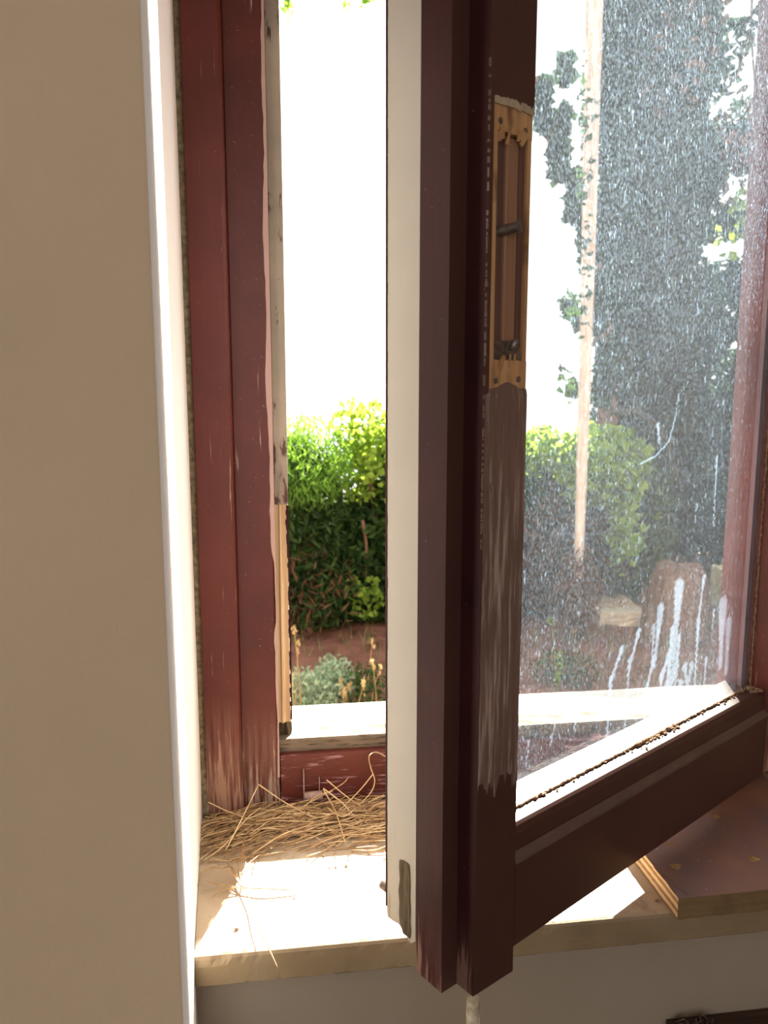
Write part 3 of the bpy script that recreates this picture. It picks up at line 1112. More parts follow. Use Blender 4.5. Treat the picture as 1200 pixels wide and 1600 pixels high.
# general clouding: heavier low down beside the hinge and in a broad band at upper middle
haze = .05 + .10 * np.exp(-((Zg - 1.079) / .05) ** 2) * (.3 + Sg / SH) + .05 * np.exp(-((Zg - 1.55) / .22) ** 2) * np.exp(-((Sg - .25) / .18) ** 2)
D = np.clip(D * .42 + haze * .16, 0, 1)

nv = NS * len(zfine)
co = np.zeros((nv * 1 + 4, 3), dtype=np.float32)
co[:nv, 0] = Sg.ravel()
co[:nv, 1] = VG
co[:nv, 2] = Zg.ravel() - .957
co[nv:] = [(s_lo, VG + .004, z_lo - .957), (s_hi, VG + .004, z_lo - .957), (s_hi, VG + .004, z_hi - .957), (s_lo, VG + .004, z_hi - .957)]
faces = []
nzr = len(zfine)
idx = np.arange(nv).reshape(nzr, NS)
q = np.stack([idx[:-1, :-1], idx[:-1, 1:], idx[1:, 1:], idx[1:, :-1]], -1).reshape(-1, 4)
faces = q.tolist()
faces.append([nv + 3, nv + 2, nv + 1, nv])
me = bpy.data.meshes.new('glass_pane')
me.from_pydata(co.tolist(), [], faces)
ad = me.attributes.new('dirt', 'FLOAT', 'POINT')
ad.data.foreach_set('value', np.concatenate([D.ravel(), np.zeros(4)]).astype(np.float32))
af = me.attributes.new('front', 'FLOAT', 'POINT')
af.data.foreach_set('value', np.concatenate([np.ones(nv), np.zeros(4)]).astype(np.float32))
gp = link('glass_pane', me, M['glass'], sash)
gp['label'] = 'window glass covered in dust, lime specks and dried drips'

# espagnolette rod hanging below the stile
bm = bmesh.new()
tube(bm, [(-.0425, .006, .962), (-.0425, .006, .93), (-.0420, .006, .80)], .0050, 8)
spart(bm, 'bolt_rod', M['rod'], 0, 'chipped cream rod hanging below the stile', smooth=True)

# ------------------------------------------------------------------ plywood board lying on the sill
bt, bb = .9705, .9503
bcx, bcy = .3352, .5735
bd = empty('plywood_board', (.44, .65, .95))
tag(bd, 'offcut of dark film-faced plywood lying on the right of the marble sill', 'board')
bm = bmesh.new()
out = [(bcx, bcy), (.545, bcy + .0035), (.545, .775), (bcx + .0025, .775)]
prism(bm, out, bb, bt)
bmesh.ops.recalc_face_normals(bm, faces=bm.faces[:])
bmesh.ops.subdivide_edges(bm, edges=[e for e in bm.edges if abs(e.verts[0].co.z - e.verts[1].co.z) < 1e-6], cuts=40, use_grid_fill=False)
rough_edges(bm, .0004, lambda c: True, 12)
bmesh.ops.recalc_face_normals(bm, faces=bm.faces[:])
for f in bm.faces:
    f.material_index = 1 if abs(f.normal.z) > .7 else (2 if f.normal.y < -.7 else 0)
BO = (-.44, -.65, -.95)
o = finish(bm, 'plywood_core', [M['ply_edge'], M['ply_top'], M['ply_front']], bd, off=BO)
for (x, y, rr) in ((.3565, .6177, .0036), (.3660, .6541, .0032), (.4351, .6183, .0040), (.4409, .6933, .0034), (.405, .72, .003)):
    bm = bmesh.new()
    rg = []
    for k in range(16):
        a = 2 * math.pi * k / 16
        q = rr * (1 + .18 * math.sin(3 * a + x * 900)) 
        rg.append((x + q * math.cos(a) * 1.25, y + q * math.sin(a)))
    lo = [bm.verts.new((u_, v_, bt - .001)) for u_, v_ in rg]
    hi = [bm.verts.new((u_, v_, bt + .0004 + .0004 * (k % 3 == 0))) for k, (u_, v_) in enumerate(rg)]
    md = bm.verts.new((x - .0005, y, bt + .0001))
    for k in range(16):
        bm.faces.new((lo[k], lo[(k + 1) % 16], hi[(k + 1) % 16], hi[k]))
        bm.faces.new((hi[k], hi[(k + 1) % 16], md))
    finish(bm, 'screw_hole', M['drill'], bd, off=BO)

# ------------------------------------------------------------------ wooden shelf at the lower right below the sill
sh = bmesh.new()
box(sh, .345, .64, .562, .5995, .795, .8290)
o = finish(sh, 'wooden_shelf', M['crate'], None, .001)
o.location = (0, 0, 0)
tag(o, 'brown wooden shelf board against the wall below the sill', 'shelf')
bm = bmesh.new()
r_ = random.Random(4)
for k in range(26):
    x = .362 + abs(r_.gauss(0, .010))
    z = .8300 + r_.uniform(0, .003)
    y = r_.uniform(.570, .59)
    a = r_.uniform(0, 3.1)
    l = r_.uniform(.006, .018)
    tube(bm, [(x, y, z), (x + math.cos(a) * l * .5, y + math.sin(a) * l * .3, z + r_.uniform(0, .006)), (x + math.cos(a) * l, y + math.sin(a) * l * .5, z)], .0009, 4)
for k in range(10):
    bmesh.ops.create_icosphere(bm, subdivisions=1, radius=r_.uniform(.0015, .004), matrix=Matrix.Translation((.367 + r_.gauss(0, .006), .58, .8315)))
o = finish(bm, 'debris', M['dark_metal'], None)
tag(o, 'small heap of dark debris on the brown wooden shelf', 'debris', kind='stuff')

# ------------------------------------------------------------------ pine needles
SZ = .9506


def needle(name, pts, r=.00062, mat='straw', taper=True, smooth=8):
    P = spline(pts, smooth)
    base = P[0].copy()
    n = len(P)
    rs = [r * (1 if i < n * .8 else 1 - .7 * (i - n * .8) / (n * .2)) for i in range(n)] if taper else r
    bm = bmesh.new()
    tube(bm, [p - base for p in P], rs, 4)
    me = bpy.data.meshes.new(name)
    bm.to_mesh(me)
    bm.free()
    o = link(name, me, M[mat])
    o.location = base
    return o


feature = {
 'A': ([(-0.063, 0.722, 0.956), (-0.051, 0.745, 0.969), (-0.04, 0.765, 0.982), (-0.031, 0.78, 0.994)], 'pine needle slanting up against the left jamb, left arm of an inverted V'),
 'B': ([(-0.031, 0.78, 0.994), (-0.007, 0.78, 0.974), (0.013, 0.775, 0.963), (0.033, 0.765, 0.955)], 'pine needle sloping down right from the peak of the inverted V'),
 'C': ([(-0.085, 0.785, 0.975), (-0.061, 0.78, 0.964), (-0.034, 0.77, 0.959), (-0.001, 0.765, 0.958)], 'curved pine needle reaching up to the foot of the mortar joint at left'),
 'D': ([(0.042, 0.79, 0.989), (0.062, 0.785, 0.972), (0.086, 0.775, 0.957), (0.101, 0.755, 0.954)], 'straight pine needle descending right from above the latch keeper'),
 'E': ([(-0.007, 0.775, 0.961), (0.034, 0.772, 0.960), (0.074, 0.765, 0.959), (0.109, 0.762, 0.957)], 'brightly sunlit pine needle lying across the top of the heap'),
 'F': ([(0.013, 0.78, 0.96), (0.027, 0.785, 0.971), (0.038, 0.785, 0.976), (0.049, 0.79, 0.975)], 'short arched pine needle just over the latch barrel'),
 'G': ([(0.038, 0.785, 0.982), (0.058, 0.775, 0.969), (0.071, 0.765, 0.958), (0.098, 0.738, 0.955)], 'thick pale pine needle running down right to the cream strip'),
 'H': ([(0.11, 0.81, 1.002), (0.099, 0.81, 1.008), (0.09, 0.8, 1.008), (0.092, 0.8, 0.994), (0.095, 0.79, 0.984), (0.089, 0.785, 0.972), (0.07, 0.78, 0.957)], 'looped pine needle curling up over the bottom rail of the frame'),
 'I': ([(0.038, 0.785, 0.981), (0.05, 0.76, 0.967), (0.057, 0.722, 0.954)], 'pine needle dropping steeply toward the room from beside the latch'),
 'J': ([(-0.036, 0.717, 0.954), (-0.007, 0.735, 0.961), (0.026, 0.757, 0.958)], 'pale thick pine needle crossing the front of the heap diagonally'),
 'K': ([(-0.083, 0.71, 0.955), (-0.064, 0.726, 0.96), (-0.044, 0.765, 0.964), (-0.029, 0.77, 0.973)], 'pine needle leaning from the left reveal to the frame'),
 'L': ([(-0.014, 0.76, 0.957), (0.013, 0.785, 0.961), (0.056, 0.79, 0.981), (0.066, 0.79, 0.99)], 'pine needle rising past the right side of the latch'),
 'M': ([(0.093, 0.79, 0.992), (0.078, 0.785, 0.977), (0.058, 0.778, 0.962), (0.033, 0.758, 0.955)], 'pine needle slanting down left from under the looped one'),
}
for k, (p, lab) in feature.items():
    o = needle('pine_needle', p, .00085 if k in 'EGJ' else .00070)
    tag(o, lab, 'pine needle', 'dry pine needles on the sill')

# loose spray of needles lying nearer the room: one bundle joined at a hub
hub = (-0.044, 0.664, SZ + .003)
bundle = empty('needle_bundle', hub)
tag(bundle, 'separate spray of brown pine needles fanning out on the bare marble left of the sill', 'pine needles')
arms = [[(0, 0, 0), (-0.012, .018, .006), (-0.028, .026, .006), (-0.0406, .0252, .001)],
        [(0, 0, 0), (-0.016, -.0015, .001), (-0.0265, -.0075, -.001)],
        [(0, 0, 0), (-0.016, .003, .002), (-0.033, .0143, 0)],
        [(0, 0, 0), (-0.0087, .021, .003), (-0.0161, .0426, 0)],
        [(0, 0, 0), (-0.003, .020, .003), (-0.0056, .041, 0)],
        [(0, 0, 0), (0.003, .0245, .004), (-0.002, .057, .004), (0.0008, .0937, .001)],
        [(0, 0, 0), (0.0219, -.0057, .001), (0.054, -.009, -.0015)],
        [(0, 0, 0), (0.0092, -.024, .002), (0.0164, -.059, .003), (0.0249, -.0815, .001), (0.0331, -.0985, -.006)],
        [(0, 0, 0), (-0.010, .028, .003), (-0.020, .034, 0)]]
for a in arms:
    o = needle('needle', a, .00062, 'straw_dark')
    o.parent = bundle
o = needle('pine_needle', [(-0.082, 0.688, .953), (-0.0860, 0.6632, .955), (-0.0882, 0.6452, .953)], .0006, 'straw_dark')
tag(o, 'thin pine needle lying along the foot of the left reveal', 'pine needle', 'dry pine needles on the sill')

# heap: 150 individual needles, the matted rest as one
r_ = random.Random(42)


def heap_pts(r_, top):
    for _ in range(50):
        x = r_.uniform(-.088, .16)
        y = r_.gauss(.765, .026)
        if .715 + max(0, -(x + .03)) * .2 < y < .806: break
    lim = max(0, 1 - abs(y - .775) / .07)
    z = SZ + .0006 + (r_.uniform(.3, 1.0) if top else r_.uniform(0, .75)) * .013 * lim * (1 if x > -.05 else .5)
    a = r_.gauss(.22, .26)
    if x < -.02: a += .35
    l = r_.uniform(.03, .075)
    dx, dy = math.cos(a) * l / 2, math.sin(a) * l / 2
    b = r_.gauss(0, .006)
    p = [(x - dx, y - dy), (x - dx * .3 - dy / l * b, y - dy * .3 + dx / l * b * 2), (x + dx * .35 - dy / l * b, y + dy * .35 + dx / l * b * 2), (x + dx, y + dy)]
    q = []
    for i, (u_, v_) in enumerate(p):
        zz = z + r_.uniform(-.002, .003)
        if v_ > .809:
            v_ = .809
        if u_ < -.0915:
            u_ = -.0915
        if v_ > .7955 and u_ < -.047:
            v_ = .7955
        q.append((u_, v_, max(zz, SZ + .0005)))
    return q


HEAP_LABEL = 'dry pine needle in the heap between the left reveal and the cream strip'
for i in range(170):
    o = needle('pine_needle', heap_pts(r_, True), r_.choice((.0005, .0006, .0007)), r_.choice(('straw', 'straw', 'straw_dark')), smooth=4)
    tag(o, HEAP_LABEL, 'pine needle', 'dry pine needles on the sill')
bm = bmesh.new()
for i in range(420):
    P = spline(heap_pts(r_, False), 3)
    tube(bm, P, r_.choice((.0004, .0005, .0006)), 3, caps=False)
for i in range(160):     # crumbs and scales at the foot
    x, y = r_.uniform(-.088, .1), r_.gauss(.735, .02)
    bmesh.ops.create_icosphere(bm, subdivisions=1, radius=r_.uniform(.0004, .0012), matrix=Matrix.Translation((x, min(max(y, .69), .79), SZ + .0004)))
o = finish(bm, 'needle_litter', M['straw_dark'], None)
tag(o, 'matted pine litter under the loose needles along the frame foot', 'pine litter', kind='stuff')
# needles showing behind the plywood board at far right
for x, y, a, l, lab in ((.468, .742, .25, .05, 'dull brown pine needle on the far end of the plywood board, front one of two'), (.472, .756, .08, .045, 'dull brown pine needle on the far end of the plywood board, rear one of two')):
    o = needle('pine_needle', [(x - math.cos(a) * l / 2, y - math.sin(a) * l / 2, bt + .001), (x, y + .003, bt + .006), (x + math.cos(a) * l / 2, y + math.sin(a) * l / 2, bt + .001)], .0006, 'straw_dark')
    tag(o, lab, 'pine needle', 'pine needles on the board')

# small dead insect-like husk specks on the sunlit marble
bm = bmesh.new()
for (x, y, rr) in ((.055, .690, .0014), (.058, .700, .001), (-.046, .612, .0016), (.004, .648, .001), (.33, .60, .0016)):
    bmesh.ops.create_icosphere(bm, subdivisions=1, radius=rr, matrix=Matrix.Translation((x, y, SZ + rr * .3)) @ Matrix.Diagonal((1.6, 1, .6, 1)))
o = finish(bm, 'sill_crumbs', M['crumb'], None)
tag(o, 'few dark crumbs scattered on the sunlit marble sill', 'crumbs', kind='stuff')

# ------------------------------------------------------------------ garden
GZ = -.25
bm = bmesh.new()
bmesh.ops.create_grid(bm, x_segments=90, y_segments=80, size=1)
for v in bm.verts:
    v.co.x = v.co.x * 14 + 3
    v.co.y = v.co.y * 6.4 + 7.4
    v.co.z = GZ + .03 * math.sin(v.co.x * 3.1) * math.cos(v.co.y * 2.3) + random.uniform(-.012, .012) - max(0, v.co.y - 8.2) ** 2 * .9
g = finish(bm, 'ground', M['soil'], None, smooth=True)
tag(g, kind='structure')


def leaf_mesh(name, C, size, mat, parent=None, up=0.0, aspect=.5, jitter=.35, droop=0.0):
    """many small folded leaves: 6 verts each (two quads about a midrib)"""
    n = len(C)
    C = np.asarray(C, dtype=float)
    d = rng.normal(size=(n, 3))
    d[:, 2] = d[:, 2] * (1 - up) + up * 2.5 - droop
    d /= np.linalg.norm(d, axis=1)[:, None]
    k = rng.normal(size=(n, 3))
    w = np.cross(d, k)
    w /= np.linalg.norm(w, axis=1)[:, None]
    nn = np.cross(d, w)
    L = size * (1 + rng.uniform(-jitter, jitter, n))[:, None]
    W = L * aspect * .5
    a = C - d * L / 2
    b = C + d * L / 2
    m1 = C - d * L * .1 + w * W + nn * W * .3
    m2 = C - d * L * .1 - w * W + nn * W * .3
    V = np.stack([a, m1, b, m2], 1).reshape(-1, 3)
    i = np.arange(n) * 4
    F = np.concatenate([np.stack([i, i + 1, i + 2], 1), np.stack([i, i + 2, i + 3], 1)])
    me = bpy.data.meshes.new(name)
    me.from_pydata(V.tolist(), [], F.tolist())
    return link(name, me, mat, parent)


def blob(c, r, n, shell=.55):
    p = rng.normal(size=(n, 3))
    p /= np.linalg.norm(p, axis=1)[:, None]
    p *= (shell + (1 - shell) * rng.uniform(size=n) ** .5)[:, None]
    return np.array(c)[None, :] + p * np.array(r)[None, :]


def plant(name, label, cat, base, parts, stems=(), group=None):
    root = empty(name, base)
    tag(root, label, cat, group)
    b = np.array(base)
    for (nm, C, size, mat, kw) in parts:
        # leaves in the sun's path are left out so light reaches the window
        C = np.asarray(C, dtype=float)
        lx = C[:, 0] - (C[:, 1] - .75) * math.tan(SUN_AZ)
        lz = C[:, 2] - (C[:, 1] - .75) * math.tan(SUN_EL) / math.cos(SUN_AZ)
        C = C[~((lz > .98) & (lx > -.15) & (lx < .66))]
        if not len(C):
            continue
        leaf_mesh(nm, np.asarray(C) - b, size, M[mat], root, **kw)
    for (nm, pts, rad_, mat) in stems:
        bm = bmesh.new()
        P = spline([Vector(p) - Vector(base) for p in pts], 6)
        rs = [rad_[0] + (rad_[1] - rad_[0]) * i / (len(P) - 1) for i in range(len(P))]
        tube(bm, P, rs, 9)
        me = bpy.data.meshes.new(nm)
        bm.to_mesh(me)
        bm.free()
        link(nm, me, M[mat], root)
    return root


# feathery shrub at the left of the gap
Yh = 5.3
A = at(478, 800, Yh)
parts = []
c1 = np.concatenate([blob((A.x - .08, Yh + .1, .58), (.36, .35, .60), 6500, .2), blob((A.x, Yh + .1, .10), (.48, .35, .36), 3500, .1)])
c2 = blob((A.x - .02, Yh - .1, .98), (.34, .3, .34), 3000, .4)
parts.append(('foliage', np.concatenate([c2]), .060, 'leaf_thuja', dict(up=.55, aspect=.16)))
parts.append(('shaded_foliage', c1, .085, 'leaf_hedge', dict(up=.4, aspect=.25)))  # shade low in the shrub is put into a darker leaf colour
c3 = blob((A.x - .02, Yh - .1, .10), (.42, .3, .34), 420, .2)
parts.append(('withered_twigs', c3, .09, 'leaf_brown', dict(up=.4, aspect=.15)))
plant('conifer_shrub', 'bright green feathery shrub standing at the left of the open gap', 'shrub', (A.x, Yh, GZ), parts,
      [('stem', [(A.x, Yh, GZ), (A.x + .03, Yh, .3), (A.x - .02, Yh, .8)], (.05, .02), 'bark')])

# vine-covered hedge stretch behind it, seen in the gap
B = at(570, 760, 5.7)
parts = [('vine_leaves', np.concatenate([blob((B.x + .0, 5.5, 1.18), (.30, .3, .25), 430, .2), blob((B.x - .12, 5.45, .86), (.24, .25, .22), 190, .2), blob((B.x + .08, 5.5, .95), (.25, .3, .3), 280, .2)]), .060, 'leaf_vine', dict(aspect=.8)),
         ('foliage', np.concatenate([blob((B.x + .1, 5.7, .12), (.60, .4, .64), 9000, .1), blob((B.x + .25, 5.8, .95), (.35, .3, .4), 480, .2)]), .085, 'leaf_hedge', dict(aspect=.5)),
         ('upper_foliage', blob((B.x + .05, 5.75, .85), (.45, .25, .28), 700, .1), .06, 'leaf_hedge', dict(aspect=.5)),
         ('low_vine_leaves', blob((B.x - .08, 5.2, .04), (.17, .1, .16), 110, .2), .06, 'leaf_vine', dict(aspect=.7))]
st = [('stem', [(B.x + .05, 5.6, GZ), (B.x + .08, 5.6, .4), (B.x, 5.5, .9)], (.035, .015), 'bark'),
      ('stem', [(B.x + .1, 5.45, .30), (B.x + .2, 5.45, .22), (B.x + .3, 5.5, .10)], (.012, .008), 'bark'),
      ('stem', [(B.x - .05, 5.4, .55), (B.x - .02, 5.4, .3), (B.x - .05, 5.4, 0)], (.012, .01), 'bark')]
plant('vine_hedge', 'hedge draped with yellow-green vine leaves, right of the feathery shrub', 'hedge', (B.x, 5.7, GZ), parts, st)

# hedge seen through the pane, left part, with vine on top
Cc = at(860, 780, 5.6)
parts = [('vine_leaves', np.concatenate([blob((Cc.x - .15, 5.5, 1.02), (.45, .25, .20), 520, .1), blob((Cc.x + .28, 5.3, .92), (.38, .25, .32), 620, .1), blob((Cc.x + .42, 5.2, .45), (.14, .2, .32), 110, .1)]), .085, 'leaf_vine', dict(aspect=.8)),
         ('foliage', np.concatenate([blob((Cc.x - .1, 5.8, .3), (.8, .4, .68), 8000, .05), blob((Cc.x + .5, 5.8, .4), (.6, .4, .75), 6000, .05)]), .10, 'leaf_hedge', dict(aspect=.5)),
         ('withered_twigs', blob((Cc.x - .1, 5.4, .25), (.7, .1, .5), 1500, .05), .11, 'leaf_brown', dict(up=.3, aspect=.12))]
plant('trellis_hedge', 'brown twiggy hedge topped with vine, seen through the dirty pane beside the stile', 'hedge', (Cc.x, 5.6, GZ), parts,
      [('stem', [(Cc.x, 5.6, GZ), (Cc.x + .05, 5.6, .3), (Cc.x, 5.6, .8)], (.04, .02), 'bark')])
# behind the near stile: hedge link so the row stays closed from the side
Cd = at(720, 780, 5.8)
plant('middle_hedge', 'stretch of dark hedge standing between the two vine-topped ones', 'hedge', (Cd.x, 5.8, GZ),
      [('foliage', blob((Cd.x, 5.9, .4), (.5, .4, .80), 6000, .05), .10, 'leaf_hedge', dict(aspect=.5))],
      [('stem', [(Cd.x, 5.8, GZ), (Cd.x, 5.8, .5)], (.04, .02), 'bark')])

# pale leaning trunk
p1, p2, p3 = at(903, 905, 5.0), at(918, 450, 5.0), at(930, -60, 5.0)
p0 = Vector((p1.x - .02, 5.0, GZ))
plant('pale_tree_trunk', 'slim pale bare trunk rising straight in front of the dark tree', 'tree', tuple(p0),
      [('dry_brush', blob((p0.x, 4.95, GZ + .32), (.17, .12, .34), 700, .1), .10, 'leaf_brown', dict(up=.5, aspect=.12)),
       ('climbing_leaves', np.concatenate([blob(tuple(at(917, y_, 4.85)), (.09, .06, .22), 26, .1) for y_ in (60, 170, 290, 400)]), .055, 'leaf_hedge', dict(aspect=.7)),
       ('leaves', np.concatenate([blob(tuple(at(885, 600, 4.9)), (.05, .05, .16), 16, .1), blob(tuple(at(905, 480, 4.9)), (.12, .06, .22), 22, .1)]), .07, 'leaf_hedge', dict(aspect=.7))],
      [('trunk', [p0, p1, p2, p3], (.020, .056), 'pale_bark')])

# big dark tree and its ivy-clad leaning limb
Tb = at(1060, 880, 6.6)
blobs = []
def pxblob(px, py, Y, wpx, hpx, n, sh=.1, dep=.6):
    c = at(px, py, Y)
    k = Y / FPX * 1.03
    return blob(tuple(c), (wpx * k, dep, hpx * k), n, sh)
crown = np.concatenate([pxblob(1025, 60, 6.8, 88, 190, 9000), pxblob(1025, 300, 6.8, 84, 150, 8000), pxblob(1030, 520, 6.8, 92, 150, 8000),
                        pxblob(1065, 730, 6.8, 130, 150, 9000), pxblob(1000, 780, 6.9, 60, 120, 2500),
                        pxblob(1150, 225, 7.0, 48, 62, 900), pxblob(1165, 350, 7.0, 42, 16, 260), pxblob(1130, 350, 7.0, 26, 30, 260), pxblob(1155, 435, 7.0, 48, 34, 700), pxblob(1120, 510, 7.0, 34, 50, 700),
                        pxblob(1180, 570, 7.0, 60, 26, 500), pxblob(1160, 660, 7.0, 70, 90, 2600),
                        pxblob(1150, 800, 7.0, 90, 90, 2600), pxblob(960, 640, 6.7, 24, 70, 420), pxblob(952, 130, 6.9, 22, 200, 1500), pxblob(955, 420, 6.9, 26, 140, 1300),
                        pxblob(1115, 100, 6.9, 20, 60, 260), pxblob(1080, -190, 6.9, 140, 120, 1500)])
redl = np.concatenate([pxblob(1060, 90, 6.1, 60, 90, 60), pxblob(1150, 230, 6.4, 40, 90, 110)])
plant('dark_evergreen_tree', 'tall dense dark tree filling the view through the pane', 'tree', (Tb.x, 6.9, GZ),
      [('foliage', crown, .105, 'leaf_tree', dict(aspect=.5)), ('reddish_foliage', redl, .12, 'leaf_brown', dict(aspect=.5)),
       ('yellow_green_leaves', np.concatenate([pxblob(975, 760, 6.0, 28, 90, 160), pxblob(1145, 350, 6.3, 20, 60, 40)]), .09, 'leaf_vine', dict(aspect=.8))],  # brighter vine leaf colour among the dark foliage
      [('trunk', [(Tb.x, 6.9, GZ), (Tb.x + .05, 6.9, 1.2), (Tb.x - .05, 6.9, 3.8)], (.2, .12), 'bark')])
# limb with ivy: from upper left of the pane down to the trunk line
lp = [at(840, 120, 5.6), at(862, 215, 5.6), at(898, 300, 5.6), at(925, 400, 5.6), at(945, 560, 5.7), at(950, 760, 5.8)]
ivy = []
for (x, y, w_, h_, n_) in ((850, 165, 10, 40, 120), (872, 240, 14, 45, 170), (900, 310, 16, 45, 190), (922, 380, 16, 50, 190), (935, 470, 14, 50, 150), (945, 580, 16, 60, 170),
                           (880, 110, 12, 30, 50), (880, 185, 10, 20, 40), (885, 480, 9, 18, 22), (893, 605, 9, 16, 18), (905, 500, 10, 16, 18)):
    ivy.append(pxblob(x, y, 5.5, w_, h_, n_, .1, .12))
bl = (lp[-1].x, lp[-1].y, GZ)
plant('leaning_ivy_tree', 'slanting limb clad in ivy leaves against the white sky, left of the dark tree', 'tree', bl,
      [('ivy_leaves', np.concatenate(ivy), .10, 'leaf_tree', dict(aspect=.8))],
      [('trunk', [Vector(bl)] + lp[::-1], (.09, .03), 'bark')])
# thin hanging twig at upper right, and twig cluster across the gap top
tw = [at(1178, -60, 4.2), at(1174, 40, 4.2), at(1180, 140, 4.2)]
q_ = at(1180, 20, 4.2)
plant('hanging_branch', 'thin leafy branch hanging into the sky at the upper right of the pane', 'branch', tuple(tw[0]),
      [('leaves', np.concatenate([pxblob(1165, 55, 4.2, 18, 25, 26, .1, .1), pxblob(1190, 15, 4.2, 14, 20, 20, .1, .1), pxblob(1120, 115, 4.2, 22, 18, 26, .1, .1)]), .05, 'leaf_tree', dict(aspect=.8))],
      [('twig', tw, (.008, .006), 'bark'), ('twig', [tw[1], at(1150, 120, 4.2), at(1120, 105, 4.2)], (.005, .004), 'bark')])
tw = [at(430, -60, 3.6), at(446, 0, 3.6), at(455, 30, 3.6)]
plant('overhanging_spray', 'small green leaf spray at the very top left of the open gap', 'branch', tuple(tw[0]),
      [('leaves', pxblob(450, 8, 3.6, 9, 16, 26, .1, .08), .035, 'leaf_thuja', dict(aspect=.6))], [('twig', tw, (.004, .002), 'bark')])
tw = [at(600, -60, 3.6), at(570, -20, 3.6), at(545, 5, 3.6)]
plant('overhanging_spray', 'second green leaf spray at the top of the gap, next to the cream strip', 'branch', tuple(tw[0]),
      [('leaves', np.concatenate([pxblob(572, -2, 3.6, 14, 9, 20, .1, .08), pxblob(541, 6, 3.6, 6, 7, 8, .1, .08)]), .035, 'leaf_thuja', dict(aspect=.6))], [('twig', tw, (.004, .002), 'bark')])

for x_, Y_, w_, lab in ((.05, 6.2, .55, 'low dark bush behind the foot of the feathery shrub'), (4.15, 7.6, .9, 'low dark bush behind the broad stump'), (1.0, 6.5, .6, 'low dark bush behind the vine-draped hedge')):
    plant('low_bush', lab, 'bush', (x_, Y_, GZ), [('foliage', blob((x_, Y_, GZ + .35), (w_, .3, .5), 3000, .1), .10, 'leaf_hedge', dict(aspect=.4)), ('dead_twigs', blob((x_, Y_ - .25, GZ + .3), (w_, .1, .3), 500, .1), .12, 'leaf_brown', dict(up=.5, aspect=.1))],
          [('stem', [(x_, Y_, GZ), (x_, Y_, GZ + .3)], (.03, .02), 'bark')])
# curved bare bough low in the dark tree
bq = [at(955, 645, 5.2), at(1000, 645, 5.2), at(1040, 685, 5.2), at(1060, 760, 5.2)]
bm = bmesh.new()
P = spline(bq, 6)
tube(bm, [p - bq[-1] for p in P], .022, 8)
o = finish(bm, 'fallen_bough', M['dark_bark'], None)
o.location = bq[-1]
tag(o, 'dark curved bare bough arching in front of the dark tree', 'branch')
# stump
sp = at(1060, 885, 4.9)
st_ = empty('tree_stump', (sp.x, 4.9, GZ))
tag(st_, 'broad reddish brown tree stump on the ground behind the drips on the pane', 'tree stump')
bm = bmesh.new()
hgt = sp.z - GZ
rings = []
for i in range(9):
    z = hgt * i / 8
    ring = []
    for k in range(22):
        a = 2 * math.pi * k / 22
        rr = .185 * (1.25 - .35 * (i / 8)) * (1 + .08 * math.sin(3 * a + i * .3)) + random.uniform(-.006, .006)
        if i == 8: rr *= .9
        ring.append(bm.verts.new((math.cos(a) * rr, math.sin(a) * rr, z + (random.uniform(-.03, .03) if i == 8 else 0))))
    rings.append(ring)
for i in range(8):
    for k in range(22):
        bm.faces.new((rings[i][k], rings[i][(k + 1) % 22], rings[i + 1][(k + 1) % 22], rings[i + 1][k]))
cv = bm.verts.new((0, 0, hgt + .02))
for k in range(22):
    bm.faces.new((rings[8][k], rings[8][(k + 1) % 22], cv))
finish(bm, 'bark', M['bark'], st_)


def block(name, label, x, y, w, d, h, mat, rz=0.0):
    bm = bmesh.new()
    box(bm, -w / 2, w / 2, -d / 2, d / 2, 0, h)
    bmesh.ops.subdivide_edges(bm, edges=bm.edges[:], cuts=5, use_grid_fill=True)
    rough_edges(bm, .006, lambda c: True, 5)
    o = finish(bm, name, M[mat], None)
    o.location = (x, y, GZ)
    o.rotation_euler = (0, 0, rz)
    return tag(o, label, 'stone')


b1 = at(972, 950, 4.6)
hb = at(972, 945, 4.6).z - GZ
hb = .13
b1 = at(972, 985, 5.12)
block('concrete_block', 'pale concrete block littered with pine straw, left of the stump', b1.x + .03, 5.36, .33, .48, hb, 'stone', -.12)
b2 = at(1137, 900, 5.6)
block('yellow_stone', 'small yellowish stone block at the far right beyond the stump', b2.x, 5.6, .17, .2, b2.z - GZ + .07, 'stone_small')
bm = bmesh.new()
r_ = random.Random(8)
for i in range(60):
    x, y, a, l = b1.x + .03 + r_.uniform(-.13, .13), 5.36 + r_.uniform(-.2, .2), r_.uniform(-.5, .5), r_.uniform(.05, .14)
    z = GZ + hb + .012
    tube(bm, [(x - l / 2 * math.cos(a), y - l / 2 * math.sin(a), z), (x, y, z + r_.uniform(.005, .03)), (x + l / 2 * math.cos(a), y + l / 2 * math.sin(a), z)], .0022, 3)
o = finish(bm, 'pine_straw', M['straw_dark'], None)
tag(o, 'pine straw lying on the pale concrete block', 'pine straw', kind='stuff')

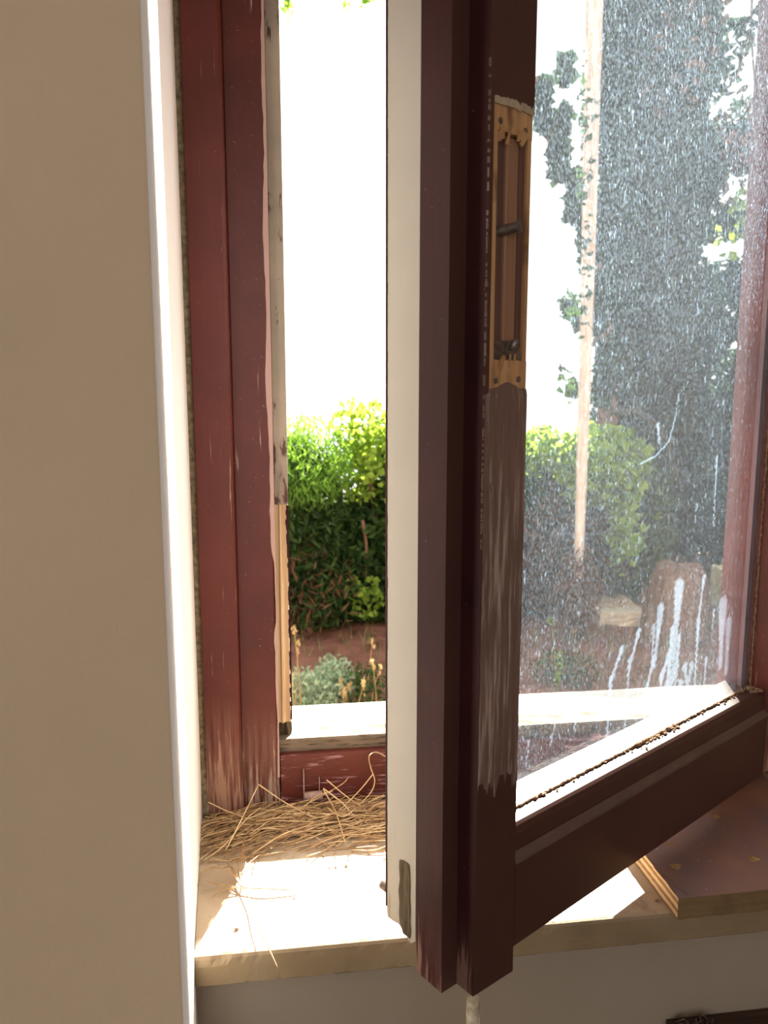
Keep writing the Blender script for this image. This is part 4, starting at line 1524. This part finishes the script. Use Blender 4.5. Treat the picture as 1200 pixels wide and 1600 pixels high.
# weeds and grasses below the gap
r_ = random.Random(15)
weeds = ((478, 1095, 3.9, .16, .13, 900, 'low pale grey-green weed at the foot of the gap, left side'),
         (522, 1085, 4.1, .12, .13, 900, 'low pale grey-green weed at the middle of the gap'),
         (570, 1105, 4.0, .16, .12, 420, 'darker low weed beside the cream strip'),
         (880, 1105, 4.1, .22, .12, 500, 'low weed seen through the foot of the pane'))
for (px, py, Y, rx, rz_, n_, lab) in weeds:
    c = at(px, py, Y)
    plant('low_weed', lab, 'weed', (c.x, Y, GZ), [('leaves', blob((c.x, Y, GZ + rz_ * .9), (rx, .2, rz_), n_, .1), .035, 'leaf_grey' if px < 560 else 'leaf_hedge', dict(up=.4, aspect=.35))],
          [('stem', [(c.x, Y, GZ - .01), (c.x, Y, GZ + .12)], (.006, .003), 'grass_green')])
gr = bmesh.new()


def stalk(px, py_top, Y, lean, lab, head='grass', mat='grass'):
    t = at(px, py_top, Y)
    base = (t.x - lean, Y, GZ)
    root = empty('grass_stalk', base)
    tag(root, lab, 'grass', 'dry grass stalks in the garden')
    bm = bmesh.new()
    P = spline([(0, 0, 0), (lean * .3, 0, (t.z - GZ) * .5), (lean, 0, t.z - GZ)], 6)
    tube(bm, P, [.0035] * 6 + [.002] * (len(P) - 6), 4)
    me = bpy.data.meshes.new('stem')
    bm.to_mesh(me)
    bm.free()
    link('stem', me, M[mat], root)
    C = [np.array(P[-1]) + rng.normal(size=3) * (.006, .006, .018) for _ in range(16)]
    leaf_mesh('seed_head', C, .026, M[head], root, up=.8, aspect=.3)


for (px, py, Y, ln, lab) in ((460, 985, 3.7, -.03, 'dry grass stalk with a drooping tuft at the left edge of the gap'), (466, 1010, 3.75, .02, 'dry stalk leaning right beside the left edge of the gap'),
                             (533, 1065, 3.8, -.04, 'short grass stalk with a pale seed head, left one of the middle trio'), (538, 1082, 3.75, .01, 'shortest of the middle trio of seed heads'),
                             (545, 1073, 3.85, .03, 'right one of the middle trio of seed heads'), (583, 1040, 3.8, -.02, 'tall reddish stalk near the cream strip'),
                             (594, 1045, 3.9, .05, 'stalk leaning right, closest to the cream strip'), (582, 1005, 4.0, .03, 'tallest thin stalk rising against the red soil'),
                             (455, 1060, 3.6, -.02, 'bent straw-coloured stalk just right of the raw pine stop'), (568, 1070, 3.7, .04, 'slanting brown stalk between the trio and the strip')):
    stalk(px, py, Y, ln, lab)
bm = bmesh.new()
for i in range(900):
    x, y = r_.uniform(-.3, 3.4), r_.uniform(3.4, 5.2)
    if 0 < x - y * .13 < 1 and y > 4.4 and r_.random() < .8: continue
    h = r_.uniform(.04, .16)
    lx, ly = r_.uniform(-.05, .05), r_.uniform(-.05, .05)
    a = bm.verts.new((x - .003, y, GZ - .01))
    b = bm.verts.new((x + .003, y, GZ - .01))
    c = bm.verts.new((x + lx, y + ly, GZ + h))
    bm.faces.new((a, b, c))
me = bpy.data.meshes.new('sparse_grass')
bm.to_mesh(me)
bm.free()
o = link('sparse_grass', me, M['grass_green'])
tag(o, 'thin sparse grass growing over the red soil', 'grass', kind='stuff')
# yellow-green sprig seen through the pane
t0, t1 = at(872, 1095, 3.9), at(862, 965, 3.9)
plant('yellow_sprig', 'slender yellow-green plant with a feathery tip seen through the foot of the pane', 'plant', (t0.x, 3.9, GZ),
      [('leaves', np.concatenate([pxblob(872, 1050, 3.9, 7, 45, 46, .1, .02), pxblob(862, 970, 3.9, 7, 10, 14, .1, .02)]), .035, 'leaf_vine', dict(up=.4, aspect=.4))],
      [('stem', [(t0.x, 3.9, GZ), tuple((t0 + t1) / 2), tuple(t1)], (.004, .002), 'grass_green')])

# fallen pale leaves on the soil
r_ = random.Random(19)
bm = bmesh.new()
for i in range(220):
    x, y = r_.uniform(-.2, 3.6), r_.uniform(4.0, 6.2)
    a = r_.uniform(0, 6.28)
    l = r_.uniform(.02, .05)
    z = GZ + .035
    vs = [bm.verts.new((x + math.cos(a + t) * l * k, y + math.sin(a + t) * l * k, z + r_.uniform(0, .012))) for t, k in ((0, 1), (1.5, .45), (3.14, 1), (4.6, .45))]
    bm.faces.new(vs)
me = bpy.data.meshes.new('fallen_leaves')
bm.to_mesh(me)
bm.free()
o = link('fallen_leaves', me, M['leaf_brown'])
tag(o, 'withered leaves scattered on the red soil', 'leaves', kind='stuff')
